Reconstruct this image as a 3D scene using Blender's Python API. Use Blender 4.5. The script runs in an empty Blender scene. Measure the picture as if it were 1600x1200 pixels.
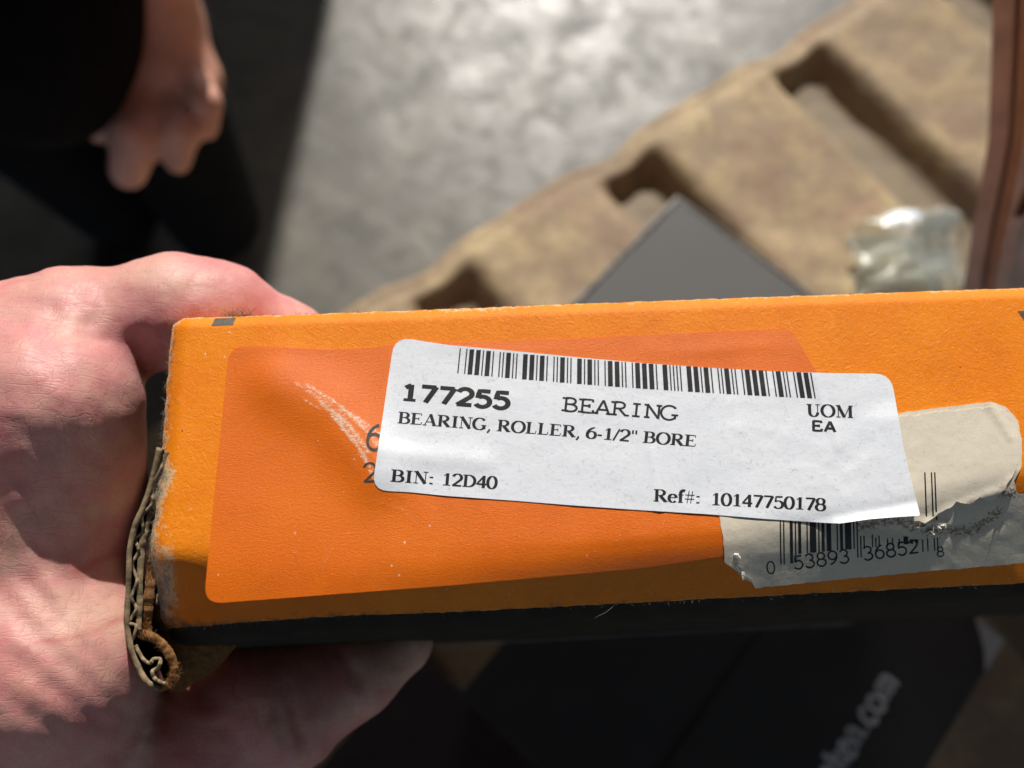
import bpy, bmesh, math, random
import numpy as np
from mathutils import Vector, Matrix
from mathutils.geometry import delaunay_2d_cdt

random.seed(7)
rng = np.random.default_rng(7)
SC = bpy.context.scene
COL = SC.collection
R = math.radians

# ------------------------------------------------------------------ camera
CAM_Z = 1.15
PITCH = R(70)
F = 1202.0                                   # focal length in photograph pixels (1600 wide)
C0 = np.array([0.0, 0.0, CAM_Z])
FW = np.array([0.0, math.cos(PITCH), -math.sin(PITCH)])
RT = np.array([1.0, 0.0, 0.0])
UP = np.array([0.0, math.sin(PITCH), math.cos(PITCH)])
cam_d = bpy.data.cameras.new('camera')
cam = bpy.data.objects.new('camera', cam_d)
COL.objects.link(cam)
cam.location = C0
cam.rotation_euler = (R(90) - PITCH, 0, 0)
cam_d.sensor_width = 36.0
cam_d.lens = 36.0 * F / 1600.0
cam_d.clip_start = 0.01
cam_d.clip_end = 200
cam_d.dof.use_dof = True
cam_d.dof.focus_distance = 0.160
cam_d.dof.aperture_fstop = cam_d.lens / 3.3
SC.camera = cam

# ------------------------------------------------------------------ sky and sun
SUN_EL, SUN_AZ = R(38), R(5.0)               # azimuth measured from +y towards +x
w = bpy.data.worlds.new('World')
SC.world = w
w.use_nodes = True
nt = w.node_tree
bg = nt.nodes['Background']
sky = nt.nodes.new('ShaderNodeTexSky')
sky.sky_type = 'NISHITA'
sky.sun_disc = False
sky.sun_elevation = SUN_EL
sky.sun_rotation = SUN_AZ
nt.links.new(sky.outputs[0], bg.inputs['Color'])
bg.inputs['Strength'].default_value = 0.125
sun_d = bpy.data.lights.new('sun', 'SUN')
sun_d.energy = 5.0
sun_d.angle = R(0.5)
sun_d.color = (1.0, 0.96, 0.9)
sun = bpy.data.objects.new('sun', sun_d)
COL.objects.link(sun)
SUN = np.array([math.sin(SUN_AZ) * math.cos(SUN_EL), math.cos(SUN_AZ) * math.cos(SUN_EL), math.sin(SUN_EL)])
sun.rotation_euler = Vector(SUN).to_track_quat('Z', 'Y').to_euler()
sun.location = (0, 1, 4)
SC.view_settings.view_transform = 'Standard'
SC.view_settings.look = 'None'
SC.view_settings.exposure = 0.0
SC.view_settings.gamma = 1.0
SC.cycles.use_denoising = True
SC.cycles.max_bounces = 8
SC.cycles.sample_clamp_indirect = 6.0

# ------------------------------------------------------------------ helpers
def ray(px, py):
    px = np.asarray(px, float); py = np.asarray(py, float)
    return FW + ((px - 800) / F)[..., None] * RT + ((600 - py) / F)[..., None] * UP

def at_depth(px, py, d):
    return C0 + ray(px, py) * np.asarray(d)[..., None]

def on_plane(px, py, n, k):
    """points where the sight lines meet the plane n.x = k"""
    r = ray(px, py)
    t = (k - C0 @ n) / (r @ n)
    return C0 + r * np.asarray(t)[..., None]

def at_z(px, py, z):
    return on_plane(px, py, np.array([0, 0, 1.0]), z)

def link(o, parent=None):
    COL.objects.link(o)
    if parent is not None:
        o.parent = parent
    return o

def tag(o, label=None, cat=None, group=None, kind=None):
    if label: o['label'] = label
    if cat: o['category'] = cat
    if group: o['group'] = group
    if kind: o['kind'] = kind
    return o

def wloc(o):
    p = np.zeros(3)
    while o is not None: p = p + np.array(o.location); o = o.parent
    return p

def mesh_obj(name, verts, faces, mat, parent=None, smooth=True, mats=None):
    me = bpy.data.meshes.new(name)
    verts = np.asarray(verts, float)
    if parent is not None:
        verts = verts - wloc(parent)
    me.from_pydata([tuple(v) for v in verts], [], [tuple(int(i) for i in f) for f in faces])
    if mats is not None:
        for m in mats: me.materials.append(m)
    else:
        me.materials.append(mat)
    me.polygons.foreach_set('use_smooth', [smooth] * len(me.polygons))
    me.update()
    return link(bpy.data.objects.new(name, me), parent)

def empty(name, loc):
    o = bpy.data.objects.new(name, None)
    o.empty_display_size = 0.02
    o.location = tuple(loc)
    return link(o)

def attr(o, name, vals):
    a = o.data.attributes.new(name, 'FLOAT', 'POINT')
    a.data.foreach_set('value', np.asarray(vals, np.float32))

def grid_faces(nu, nv):
    f = []
    for j in range(nv - 1):
        for i in range(nu - 1):
            a = j * nu + i
            f.append((a, a + 1, a + nu + 1, a + nu))
    return f

def lin(x, pts):
    return np.interp(x, [p[0] for p in pts], [p[1] for p in pts])

def vnoise(x, y, seed=0):
    """smooth value noise in [-1,1]"""
    x = np.asarray(x, float); y = np.asarray(y, float)
    xi = np.floor(x).astype(int); yi = np.floor(y).astype(int)
    xf = x - xi; yf = y - yi
    def h(a, b):
        v = np.sin(a * 127.1 + b * 311.7 + seed * 74.7) * 43758.5453
        return (v - np.floor(v)) * 2 - 1
    u = xf * xf * (3 - 2 * xf); v = yf * yf * (3 - 2 * yf)
    return (h(xi, yi) * (1 - u) + h(xi + 1, yi) * u) * (1 - v) + (h(xi, yi + 1) * (1 - u) + h(xi + 1, yi + 1) * u) * v

def fbm(x, y, seed=0, n=4):
    s = 0; a = 1.0; t = 0
    for k in range(n):
        s = s + a * vnoise(np.asarray(x) * 2 ** k, np.asarray(y) * 2 ** k, seed + k); t += a; a *= .55
    return s / t

def polydist(px, py, pts):
    d = np.full(np.shape(px), 1e9)
    for (x0, y0), (x1, y1) in zip(pts[:-1], pts[1:]):
        dx, dy = x1 - x0, y1 - y0
        L = dx * dx + dy * dy + 1e-12
        t = np.clip(((px - x0) * dx + (py - y0) * dy) / L, 0, 1)
        d = np.minimum(d, np.hypot(px - x0 - t * dx, py - y0 - t * dy))
    return d

def tube(pts, rad, seg=6, cap=True):
    pts = np.asarray(pts, float); n = len(pts)
    rad = np.broadcast_to(np.asarray(rad, float), (n,))
    V = []; Fc = []
    for i in range(n):
        t = pts[min(i + 1, n - 1)] - pts[max(i - 1, 0)]
        t /= np.linalg.norm(t) + 1e-12
        a = np.cross(t, [0.31, 0.77, 0.55]); a /= np.linalg.norm(a) + 1e-12
        b = np.cross(t, a)
        for k in range(seg):
            an = 2 * math.pi * k / seg
            V.append(pts[i] + rad[i] * (math.cos(an) * a + math.sin(an) * b))
    for i in range(n - 1):
        for k in range(seg):
            k2 = (k + 1) % seg
            Fc.append((i * seg + k, i * seg + k2, (i + 1) * seg + k2, (i + 1) * seg + k))
    if cap:
        Fc.append(tuple(range(seg))[::-1]); Fc.append(tuple((n - 1) * seg + k for k in range(seg)))
    return V, Fc

class MB:
    def __init__(s): s.v = []; s.f = []
    def add(s, V, Fc):
        o = len(s.v); s.v += [np.asarray(v, float) for v in V]; s.f += [tuple(o + i for i in q) for q in Fc]
    def obj(s, name, mat, parent=None, smooth=True):
        return mesh_obj(name, s.v, s.f, mat, parent, smooth)

# ------------------------------------------------------------------ material helper
class M:
    def __init__(s, name):
        s.m = bpy.data.materials.new(name); s.m.use_nodes = True
        s.t = s.m.node_tree; s.b = s.t.nodes['Principled BSDF']
        s.co = s.n('ShaderNodeTexCoord').outputs['Object']
    def n(s, typ, **kw):
        nd = s.t.nodes.new(typ)
        for k, v in kw.items():
            if k in nd.inputs: nd.inputs[k].default_value = v
            else: setattr(nd, k, v)
        return nd
    def l(s, a, b): s.t.links.new(a, b)
    def mapped(s, scale=(1, 1, 1), rot=(0, 0, 0)):
        mp = s.n('ShaderNodeMapping'); mp.inputs['Scale'].default_value = scale; mp.inputs['Rotation'].default_value = rot
        s.l(s.co, mp.inputs['Vector']); return mp.outputs[0]
    def noise(s, scale, detail=4, rough=.55, vec=None, dist=0.0):
        nd = s.n('ShaderNodeTexNoise'); nd.inputs['Scale'].default_value = scale; nd.inputs['Detail'].default_value = detail
        nd.inputs['Roughness'].default_value = rough; nd.inputs['Distortion'].default_value = dist
        s.l(vec if vec is not None else s.co, nd.inputs['Vector']); return nd.outputs['Fac']
    def voro(s, scale, feature='DISTANCE_TO_EDGE', vec=None):
        nd = s.n('ShaderNodeTexVoronoi'); nd.feature = feature; nd.inputs['Scale'].default_value = scale
        s.l(vec if vec is not None else s.co, nd.inputs['Vector']); return nd.outputs['Distance']
    def ramp(s, fac, stops):
        nd = s.n('ShaderNodeValToRGB'); cr = nd.color_ramp
        while len(cr.elements) < len(stops): cr.elements.new(.5)
        for e, (p, c) in zip(cr.elements, stops):
            e.position = p; e.color = (c, c, c, 1) if np.isscalar(c) else (*c, 1)
        s.l(fac, nd.inputs[0]); return nd.outputs[0]
    def mix(s, fac, a, b, typ='MIX'):
        nd = s.n('ShaderNodeMix'); nd.data_type = 'RGBA'; nd.blend_type = typ
        for inp, v in ((nd.inputs[0], fac), (nd.inputs[6], a), (nd.inputs[7], b)):
            if hasattr(v, 'is_linked') or isinstance(v, bpy.types.NodeSocket): s.l(v, inp)
            elif np.isscalar(v): inp.default_value = v if inp.type == 'VALUE' else (v, v, v, 1)
            else: inp.default_value = (*v, 1)
        return nd.outputs[2]
    def math(s, op, a, b=0.0):
        nd = s.n('ShaderNodeMath'); nd.operation = op
        for inp, v in ((nd.inputs[0], a), (nd.inputs[1], b)):
            if isinstance(v, bpy.types.NodeSocket): s.l(v, inp)
            else: inp.default_value = v
        return nd.outputs[0]
    def attr(s, name):
        nd = s.n('ShaderNodeAttribute'); nd.attribute_name = name; return nd.outputs['Fac']
    def base(s, c): 
        if isinstance(c, bpy.types.NodeSocket): s.l(c, s.b.inputs['Base Color'])
        else: s.b.inputs['Base Color'].default_value = (*c, 1)
        return s
    def set(s, **kw):
        for k, v in kw.items():
            i = s.b.inputs[k.replace('_', ' ')]
            if isinstance(v, bpy.types.NodeSocket): s.l(v, i)
            else: i.default_value = v
        return s
    def bump(s, h, dist, strength=1.0, prev=None):
        nd = s.n('ShaderNodeBump'); nd.inputs['Distance'].default_value = dist; nd.inputs['Strength'].default_value = strength
        s.l(h, nd.inputs['Height'])
        if prev is not None: s.l(prev, nd.inputs['Normal'])
        s.l(nd.outputs[0], s.b.inputs['Normal']); return nd.outputs[0]

# concrete floor
c = M('concrete')
n1 = c.noise(4.5, 6, .6, dist=.8); n2 = c.noise(13, 8, .75, dist=.9); n3 = c.noise(90, 3)
col = c.ramp(n1, [(.3, (.10, .09, .073)), (.5, (.155, .143, .12)), (.7, (.21, .188, .15))])
col = c.mix(c.ramp(n2, [(.34, .9), (.56, 0.0)]), col, (.085, .08, .066))
c.base(col).set(Roughness=c.ramp(n2, [(.36, .58), (.50, .43), (.66, .30)]), Specular_IOR_Level=.5)
b_ = c.bump(n2, .0055, .30); c.bump(n3, .0012, .35, b_)
CONC = c.m
# plaster wall
c = M('painted_block'); n1 = c.noise(3, 5)
c.base(c.ramp(n1, [(.3, (.50, .47, .43)), (.7, (.58, .55, .50))])).set(Roughness=.8); c.bump(c.noise(60, 4), .002, .5)
WALLM = c.m
# pressed wood pallet
c = M('pressed_wood')
n1 = c.noise(7, 5, .6); n2 = c.noise(32, 5, .6); v1 = c.noise(170, 3, .7)
col = c.ramp(n1, [(.28, (.30, .20, .12)), (.5, (.47, .35, .195)), (.72, (.60, .475, .27))])
col = c.mix(c.ramp(n2, [(.4, .75), (.62, 0.0)]), col, (.25, .18, .125))
col = c.mix(c.ramp(c.noise(14, 4, .6, dist=1.5), [(.52, 0.0), (.66, .55)]), col, (.30, .17, .125))
col = c.mix(c.ramp(v1, [(.35, .5), (.6, 0.0)]), col, (.22, .155, .095))
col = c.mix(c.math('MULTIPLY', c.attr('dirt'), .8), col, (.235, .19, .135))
c.base(col).set(Roughness=.66, Specular_IOR_Level=.3); b_ = c.bump(n2, .004, .5); c.bump(v1, .001, .6, b_)
PALLET = c.m
# black carton
def black_carton(name, base):
    c = M(name); n1 = c.noise(9, 5); n2 = c.noise(260, 2)
    c.base(c.mix(c.ramp(n1, [(.4, 0.0), (.75, .5)]), base, tuple(min(1, x * 1.9 + .01) for x in base))).set(Roughness=c.ramp(n1, [(.3, .5), (.7, .72)]), Specular_IOR_Level=.4)
    sc_ = c.noise(70, 6, .75, vec=c.mapped((1, 5, 1), (0, 0, .6)), dist=.8); c.base(c.mix(c.ramp(sc_, [(.60, 0.0), (.72, .30)]), c.mix(c.ramp(n1, [(.4, 0.0), (.75, .5)]), base, tuple(min(1, x * 1.9 + .01) for x in base)), (.20, .19, .175)))
    c.bump(n2, .0004, .4); return c.m
GREYBOX = black_carton('charcoal_carton', (.075, .076, .073))
BLACKBOX = black_carton('black_carton', (.058, .049, .044))
def plain(name, base, rough=.7, spec=.4, var=.3, scale=40, bump=.0005):
    c = M(name); n1 = c.noise(scale, 5, .6)
    c.base(c.ramp(n1, [(.3, tuple(x * (1 - var) for x in base)), (.7, tuple(x * (1 + var) for x in base))])).set(Roughness=rough, Specular_IOR_Level=spec)
    c.bump(n1, bump, .6); return c.m
KRAFT = plain('kraft_board', (.54, .49, .44), .75, .3, .2, 60)
KRAFT_DARK = plain('kraft_print', (.045, .032, .026), .8)
KRAFT_EDGE = plain('raw_board_edge', (.30, .22, .13), .9, .2, .35, 900, .0003)
KRAFT_RUST = plain('brown_liner', (.24, .115, .042), .9, .2, .4, 800, .0004)
SIDE_ORANGE = plain('orange_side', (.42, .13, .025), .7)
WHITE_TORN = plain('torn_paper', (.62, .61, .57), .85, .3, .12, 700)
PRINT_GREY = plain('pale_print', (.88, .82, .78), .7)
BOTTOM = plain('black_board', (.014, .012, .009), .8, .25, .5, 150, .0004)
INK = plain('black_ink', (.012, .012, .014), .55, .4, .3, 900, .0)
FADED_INK = plain('faded_ink', (.055, .05, .048), .6, .4, .5, 1500, .0)
BLACKCLOTH = plain('black_cloth', (.006, .006, .007), .95, .15, .4, 60, .001)
BLACKCLOTH2 = plain('black_trousers', (.008, .008, .010), .95, .15, .4, 40, .001)
SHOE = plain('shoe_leather', (.015, .013, .012), .5)
HAIR = plain('dark_hair', (.03, .022, .016), .7, .3, .4, 200, .002)
FIBRE = plain('paper_fibre', (.26, .22, .17), .9)

# orange carton board: fibrous matt print, worn to grey-brown board where "wear" is high
def orange_board():
    c = M('orange_board')
    n1 = c.noise(420, 4, .6); n2 = c.noise(1900, 3, .7, vec=c.mapped((1, 1.7, 1))); n3 = c.noise(60, 4); n4 = c.noise(700, 5, .75, dist=1.2)
    col = c.mix(c.ramp(n3, [(.35, 0.0), (.7, 1.0)]), (.84, .215, .004), (.90, .265, .006))
    col = c.mix(c.ramp(n2, [(.58, 0.0), (.75, .35)]), col, (.93, .50, .14))
    wv = c.attr('wear')
    wm = c.math('ADD', wv, c.math('MULTIPLY', c.math('SUBTRACT', n4, .5), 2.2))
    col = c.mix(c.ramp(wm, [(.42, 0.0), (.62, .85)]), col, (.72, .52, .30))
    col = c.mix(c.ramp(wm, [(.78, 0.0), (1.0, 1.0)]), col, (.33, .28, .215))
    sp = c.voro(330, 'F1'); col = c.mix(c.math('MULTIPLY', c.ramp(sp, [(.045, 1.0), (.09, 0.0)]), c.ramp(n3, [(.5, 0.0), (.6, .8)])), col, (.90, .72, .50))
    sp = c.voro(210, 'F1', vec=c.mapped((1, 1, 1), (.4, .2, .1))); col = c.mix(c.math('MULTIPLY', c.ramp(sp, [(.03, 1.0), (.06, 0.0)]), c.ramp(n4, [(.45, 0.0), (.6, .9)])), col, (.09, .05, .03))
    col = c.mix(c.ramp(c.noise(28, 6, .7, dist=1.0), [(.52, 0.0), (.75, .4)]), col, (.50, .13, .012))
    dm = c.math('ADD', c.attr('grime'), c.math('MULTIPLY', c.math('SUBTRACT', n1, .5), 1.4))
    col = c.mix(c.ramp(dm, [(.45, 0.0), (.95, .85)]), col, (.10, .075, .055))
    c.base(col).set(Roughness=.52, Specular_IOR_Level=.26)
    b_ = c.bump(n2, .00011, .5); b_ = c.bump(n1, .0002, .2, b_); c.bump(wm, .0002, .5, b_)
    return c.m
ORANGE = orange_board()
def sticker_paper():
    c = M('dark_orange_sticker')
    n2 = c.noise(2600, 3, .7, vec=c.mapped((1, 2.2, 1))); n3 = c.noise(50, 4); n4 = c.noise(900, 5, .8, vec=c.mapped((1, 3.2, 1), (0, 0, .65)), dist=1.2)
    col = c.mix(c.ramp(n3, [(.3, 0.0), (.7, 1.0)]), (.77, .147, .003), (.845, .178, .004))
    sp = c.voro(300, 'F1'); col = c.mix(c.math('MULTIPLY', c.ramp(sp, [(.05, 1.0), (.09, 0.0)]), c.ramp(n3, [(.5, 0.0), (.62, .8)])), col, (.92, .74, .55))
    col = c.mix(c.ramp(c.noise(24, 6, .7, dist=1.0), [(.52, 0.0), (.75, .35)]), col, (.50, .085, .006))
    wm = c.math('ADD', c.attr('wear'), c.math('MULTIPLY', c.math('SUBTRACT', n4, .5), 2.4))
    col = c.mix(c.ramp(wm, [(.6, 0.0), (.78, .9)]), col, (.82, .66, .50))
    c.base(col).set(Roughness=c.mix(c.ramp(n2, [(.3, 0.0), (.7, 1.0)]), .33, .45), Specular_IOR_Level=.42)
    b_ = c.bump(n2, .00008, .7); c.bump(wm, .0001, .5, b_)
    return c.m
STICKER = sticker_paper()
def label_paper(name, base, dirt, rough):
    c = M(name)
    n1 = c.noise(70, 5, .6); n2 = c.noise(900, 4, .65); n4 = c.noise(620, 6, .8, dist=2.0); n5 = c.noise(1700, 4, .7)
    col = c.mix(c.ramp(n1, [(.35, 0.0), (.75, 1.0)]), base, tuple(x * y for x, y in zip(base, (.92, .93, .96))))
    col = c.mix(c.ramp(n4, [(.585, 0.0), (.70, dirt)]), col, (.30, .28, .26))
    col = c.mix(c.ramp(n2, [(.56, 0.0), (.8, dirt * .7)]), col, (.52, .46, .42))
    wm = c.math('ADD', c.attr('wear'), c.math('MULTIPLY', c.math('SUBTRACT', n5, .5), 2.0))
    col = c.mix(c.ramp(wm, [(.55, 0.0), (.85, .9)]), col, (.20, .115, .07))
    c.base(col).set(Roughness=rough, Specular_IOR_Level=.5)
    b_ = c.bump(n2, .00009, .6); c.bump(n5, .00005, .6, b_)
    return c.m
WHITELABEL = label_paper('white_label', (.80, .825, .87), .8, .42)
OLDLABEL = label_paper('old_label', (.72, .64, .51), .7, .6)

def skin_mat():
    c = M('skin')
    n1 = c.noise(55, 4, .6); n2 = c.noise(160, 5, .65)
    red = c.attr('red')
    col = c.mix(c.ramp(n1, [(.35, 0.0), (.65, 1.0)]), (.63, .285, .27), (.68, .41, .325))
    col = c.mix(c.ramp(n2, [(.40, 0.0), (.66, .7)]), col, (.64, .235, .245))
    col = c.mix(red, col, (.50, .115, .115))
    col = c.mix(c.attr('pale'), col, (.66, .47, .34))
    # fine skin lines: two families of stretched cells plus dry flakes
    def ridge(scale, sc, rot, wd, det=3):
        nz = c.noise(scale, det, .55, vec=c.mapped(sc, rot), dist=.35)
        return c.ramp(c.math('ABSOLUTE', c.math('SUBTRACT', nz, .5)), [(0, 0.0), (wd, 1.0)])
    la = ridge(75, (1, 5.5, 1.5), (.15, .2, .62), .022, 2); lb = ridge(90, (5.0, 1, 1.5), (.3, .1, .35), .020, 2); lc_ = ridge(420, (1, 2.6, 1), (.2, .3, -.4), .06)
    lines = c.math('MULTIPLY', la, c.math('MULTIPLY', lb, c.math('ADD', c.math('MULTIPLY', lc_, .5), .5)))
    col = c.mix(c.ramp(lines, [(0, .34), (.6, 0.0)]), col, (.52, .17, .16))
    fl = c.noise(900, 5, .75, vec=c.mapped((1, 3.2, 1), (.3, .2, .9)), dist=1.0)
    col = c.mix(c.ramp(fl, [(.60, 0.0), (.72, .5)]), col, (.80, .60, .56))
    c.base(col).set(Roughness=c.ramp(fl, [(.3, .40), (.7, .58)]), Specular_IOR_Level=.42, Subsurface_Weight=.3, Subsurface_Scale=.004)
    c.b.inputs['Subsurface Radius'].default_value = (1.0, .35, .2)
    b_ = c.bump(lines, .00013, .35); b_ = c.bump(fl, .00007, .4, b_); c.bump(n2, .0003, .25, b_)
    return c.m
SKIN = skin_mat()
c = M('clear_plastic')
c.base((.80, .84, .76)).set(Roughness=.21, Transmission_Weight=.78, IOR=1.35, Specular_IOR_Level=.7); c.bump(c.noise(30, 3), .003, .4)
PLASTIC = c.m

# ------------------------------------------------------------------ setting
fl = mesh_obj('floor', [(-6, -5, 0), (6, -5, 0), (6, 9, 0), (-6, 9, 0)], [(0, 1, 2, 3)], CONC, smooth=False)
tag(fl, kind='structure')
def box_verts(o, u, v, wv):
    o, u, v, wv = (np.asarray(a, float) for a in (o, u, v, wv))
    return [o, o + u, o + u + v, o + v, o + wv, o + u + wv, o + u + v + wv, o + v + wv]
BOXF = [(3, 2, 1, 0), (4, 5, 6, 7), (0, 1, 5, 4), (1, 2, 6, 5), (2, 3, 7, 6), (3, 0, 4, 7)]
# unseen storeroom, added to shape the light: sun comes in through one tall opening, whose left jamb throws the dark shadow over the floor
def block(name, o, sx, sy, sz, mat=None):
    q = mesh_obj(name, box_verts(o, (sx, 0, 0), (0, sy, 0), (0, 0, sz)), BOXF, mat or WALLM, smooth=False); tag(q, kind='structure'); return q
block('wall', (-4.5, 4.5, 0), 4.44, .2, 6.2)
block('wall', (2.6, 4.5, 0), 1.9, .2, 6.2)
block('shade_bar', (-.059, 4.55, 4.13), 2.658, .1, .24)  # added unseen bar, blocks the sun from the cartons below the held box
block('wall', (-4.7, -4, 0), .19, 8.7, 6.2)
block('wall', (4.51, -4, 0), .19, 8.7, 6.2)
block('wall', (-4.7, -4.2, 3.5), 9.4, .19, 2.7)  # added upper back wall, gap beneath lets sky fill in from behind
block('ceiling', (-4.7, -4, 6.202), 9.4, 8.7, .15)

# ------------------------------------------------------------------ moulded pallet
DECK = 0.60
pe0 = at_z(620, 452, DECK); pe1 = at_z(1189, 100, DECK)
e1 = pe1 - pe0; PITCH_LEN = np.linalg.norm(e1) / 2; e1 /= np.linalg.norm(e1)
e2 = np.array([e1[1], -e1[0], 0.0])          # away from the rim, into the deck
def pallet_mesh():
    A = np.arange(-.42, 1.05, .006); B = np.concatenate([[-.012, -.008, -.003], np.arange(0.0, .95, .006)])
    aa, bb = np.meshgrid(A, B)
    ph = (aa / PITCH_LEN + .025) % 1.0
    wgr = .34                                # groove share of the pitch
    sm_ = lambda t: np.clip(t, 0, 1) ** 2 * (3 - 2 * np.clip(t, 0, 1))
    xg = ph * PITCH_LEN; wg = wgr * PITCH_LEN
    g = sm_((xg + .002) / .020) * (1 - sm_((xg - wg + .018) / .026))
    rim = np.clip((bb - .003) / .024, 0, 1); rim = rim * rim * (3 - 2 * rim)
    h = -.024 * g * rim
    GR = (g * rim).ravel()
    h += .0025 * fbm(aa * 16, bb * 16, 3) + .004 * fbm(aa * 5, bb * 5, 9)
    edge = np.clip((.010 - bb) / .010, 0, 1)
    h -= .010 * edge ** 2
    bb2 = bb + .009 * np.exp(-((ph - wgr / 2) / .13) ** 2) * np.clip(1 - bb / .05, 0, 1) + .004 * fbm(aa * 9, 0 * bb, 5) * np.clip(1 - bb / .05, 0, 1)
    P = pe0 + aa[..., None] * e1 + bb2[..., None] * e2
    P[..., 2] = DECK + h
    V = list(P.reshape(-1, 3)); nu, nv = len(A), len(B)
    Fc = grid_faces(nu, nv)
    # skirt all round
    def skirt(idx):
        base = len(V)
        for i in idx:
            q = V[i].copy(); q[2] = DECK - .055; V.append(q)
        for k in range(len(idx) - 1):
            Fc.append((idx[k], base + k, base + k + 1, idx[k + 1]))
    skirt([i for i in range(nu)]); skirt([(nv - 1) * nu + i for i in range(nu)][::-1])
    skirt([j * nu for j in range(nv)][::-1]); skirt([j * nu + nu - 1 for j in range(nv)])
    return np.array(V), Fc, np.concatenate([GR, np.zeros(len(V) - len(GR))])
pv, pf, pg = pallet_mesh()
orig = np.array([*(pe0 + .3 * e1 + .45 * e2)[:2], DECK - .15])
pal = empty('moulded_pallet', orig)
tag(pal, 'brown pressed wood pallet with wide ridges and sunken channels, in sun behind the orange box', 'pallet', 'stacked moulded pallets')
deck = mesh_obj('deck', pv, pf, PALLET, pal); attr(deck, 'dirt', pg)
def leg_mesh(cx, cy):
    V = []; Fc = []
    for zz, r in ((-.03, .062), (-.09, .052), (-.149, .042)):
        for k in range(16):
            an = 2 * math.pi * k / 16
            V.append((cx + r * math.cos(an), cy + r * math.sin(an), DECK + zz))
    for j in range(2):
        for k in range(16):
            Fc.append((j * 16 + k, j * 16 + (k + 1) % 16, (j + 1) * 16 + (k + 1) % 16, (j + 1) * 16 + k))
    Fc.append(tuple(32 + k for k in range(16))[::-1]); Fc.append(tuple(range(16)))
    return V, Fc
for ia in (-.28, .3, .88):
    for ib in (.12, .46, .80):
        q = pe0 + ia * e1 + ib * e2
        mesh_obj('leg', *leg_mesh(q[0], q[1]), PALLET, pal)
PSTEP = .15
for k in range(1, 4):
    p2 = pal.copy(); COL.objects.link(p2); p2.location.z = orig[2] - PSTEP * k
    p2['label'] = ['', 'pressed wood pallet directly beneath the top pallet of its stack', 'pressed wood pallet third from the top of its stack', 'pressed wood pallet lowest of its stack, standing on the floor'][k]
    for ch in list(pal.children):
        d2 = ch.copy(); COL.objects.link(d2); d2.parent = p2

# ------------------------------------------------------------------ cartons lying on the pallet
def rounded_box(name, o, u, v, wv, mat, parent, bev=.003, sag=.0):
    bm = bmesh.new()
    vs = [bm.verts.new(tuple(p)) for p in box_verts(o, u, v, wv)]
    for f in BOXF: bm.faces.new([vs[i] for i in f])
    bmesh.ops.recalc_face_normals(bm, faces=bm.faces)
    bmesh.ops.bevel(bm, geom=list(bm.edges), offset=bev, segments=3, affect='EDGES', profile=.6)
    me = bpy.data.meshes.new(name)
    if parent is not None: bm.transform(Matrix.Translation(-Vector(wloc(parent))))
    bm.to_mesh(me); bm.free(); me.materials.append(mat)
    return link(bpy.data.objects.new(name, me), parent)

def carton(corner, dirp, lu, lv, z0, z1, mat, name, label, cat, side=None, group=None):
    """corner: top corner in world; dirp: unit direction of one edge; the other is at right angles, clockwise"""
    u = np.array([dirp[0], dirp[1], 0]) / np.hypot(dirp[0], dirp[1]); v = np.array([u[1], -u[0], 0])
    o = np.array([corner[0], corner[1], z0])
    e = empty(name, o + u * lu / 2 + v * lv / 2); tag(e, label, cat, group)
    rounded_box('body', o, u * lu, v * lv, (0, 0, z1 - z0 - .0015), mat if side is None else side, e)
    i = .0006
    rounded_box('top_panel', o + u * i * 0 - u * .0008 - v * .0008 + np.array([0, 0, z1 - z0 - .0014]), u * (lu + .0016), v * (lv + .0016), (0, 0, .0016), mat, e, .0006)
    # closing seam: two tucked flaps on the lid
    s = o + v * lv * .5 + np.array([0, 0, z1 - z0 + .0003])
    rounded_box('lid_flap', s + u * .002, u * (lu - .004), v * (lv * .5 - .002), (0, 0, .0011), mat, e, .0004)
    return e, o, u, v

A_TOP, B_TOP = .640, .690
SCUFF = plain('scuffed_board', (.24, .23, .215), .8, .3, .5, 160)
ca = at_z(1060, 309, A_TOP); cb = at_z(1262, 457, A_TOP)
cartA, oA, uA, vA = carton(ca, cb - ca, .25, .25, DECK + .004, A_TOP, GREYBOX, 'carton',
    'flat charcoal grey carton in sunlight on the pallet, with one corner pointing away', 'carton')
za = np.array([0, 0, A_TOP - oA[2]])
mesh_obj('worn_edge', *tube([oA + za + vA * t for t in np.linspace(0, .25, 12)], .0016 + .0010 * rng.random(12), 6), SCUFF, cartA)
mesh_obj('worn_edge', *tube([oA + za + uA * t for t in np.linspace(0, .25, 12)], .0009 + .0008 * rng.random(12), 6), SCUFF, cartA)
cL = at_z(722, 1086, B_TOP); cR = at_z(1566, 1000, B_TOP); cT2 = at_z(800, 990, B_TOP)
dv = (cT2 - cL); dv /= np.linalg.norm(dv)
dvp = np.array([dv[1], -dv[0], 0])
lenu = max(.2, float((cR - cL) @ dv)); lenv = float((cR - cL) @ dvp)
cartB, oB, uB, vB = carton(cL, dv, lenu, lenv, A_TOP + .003, B_TOP, BLACKBOX, 'carton',
    'black carton with pale web address lettering, in shade below the orange box', 'carton', side=SIDE_ORANGE)
cTc = at_z(652, 1022, .638)
carton(cTc - uB * .22, uB, .22, .22, DECK + .004, .638, plain('brown_black_carton', (.040, .026, .022), .7), 'carton', 'dark brown carton half under the black lettered carton, beside the fingertips', 'carton')
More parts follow.
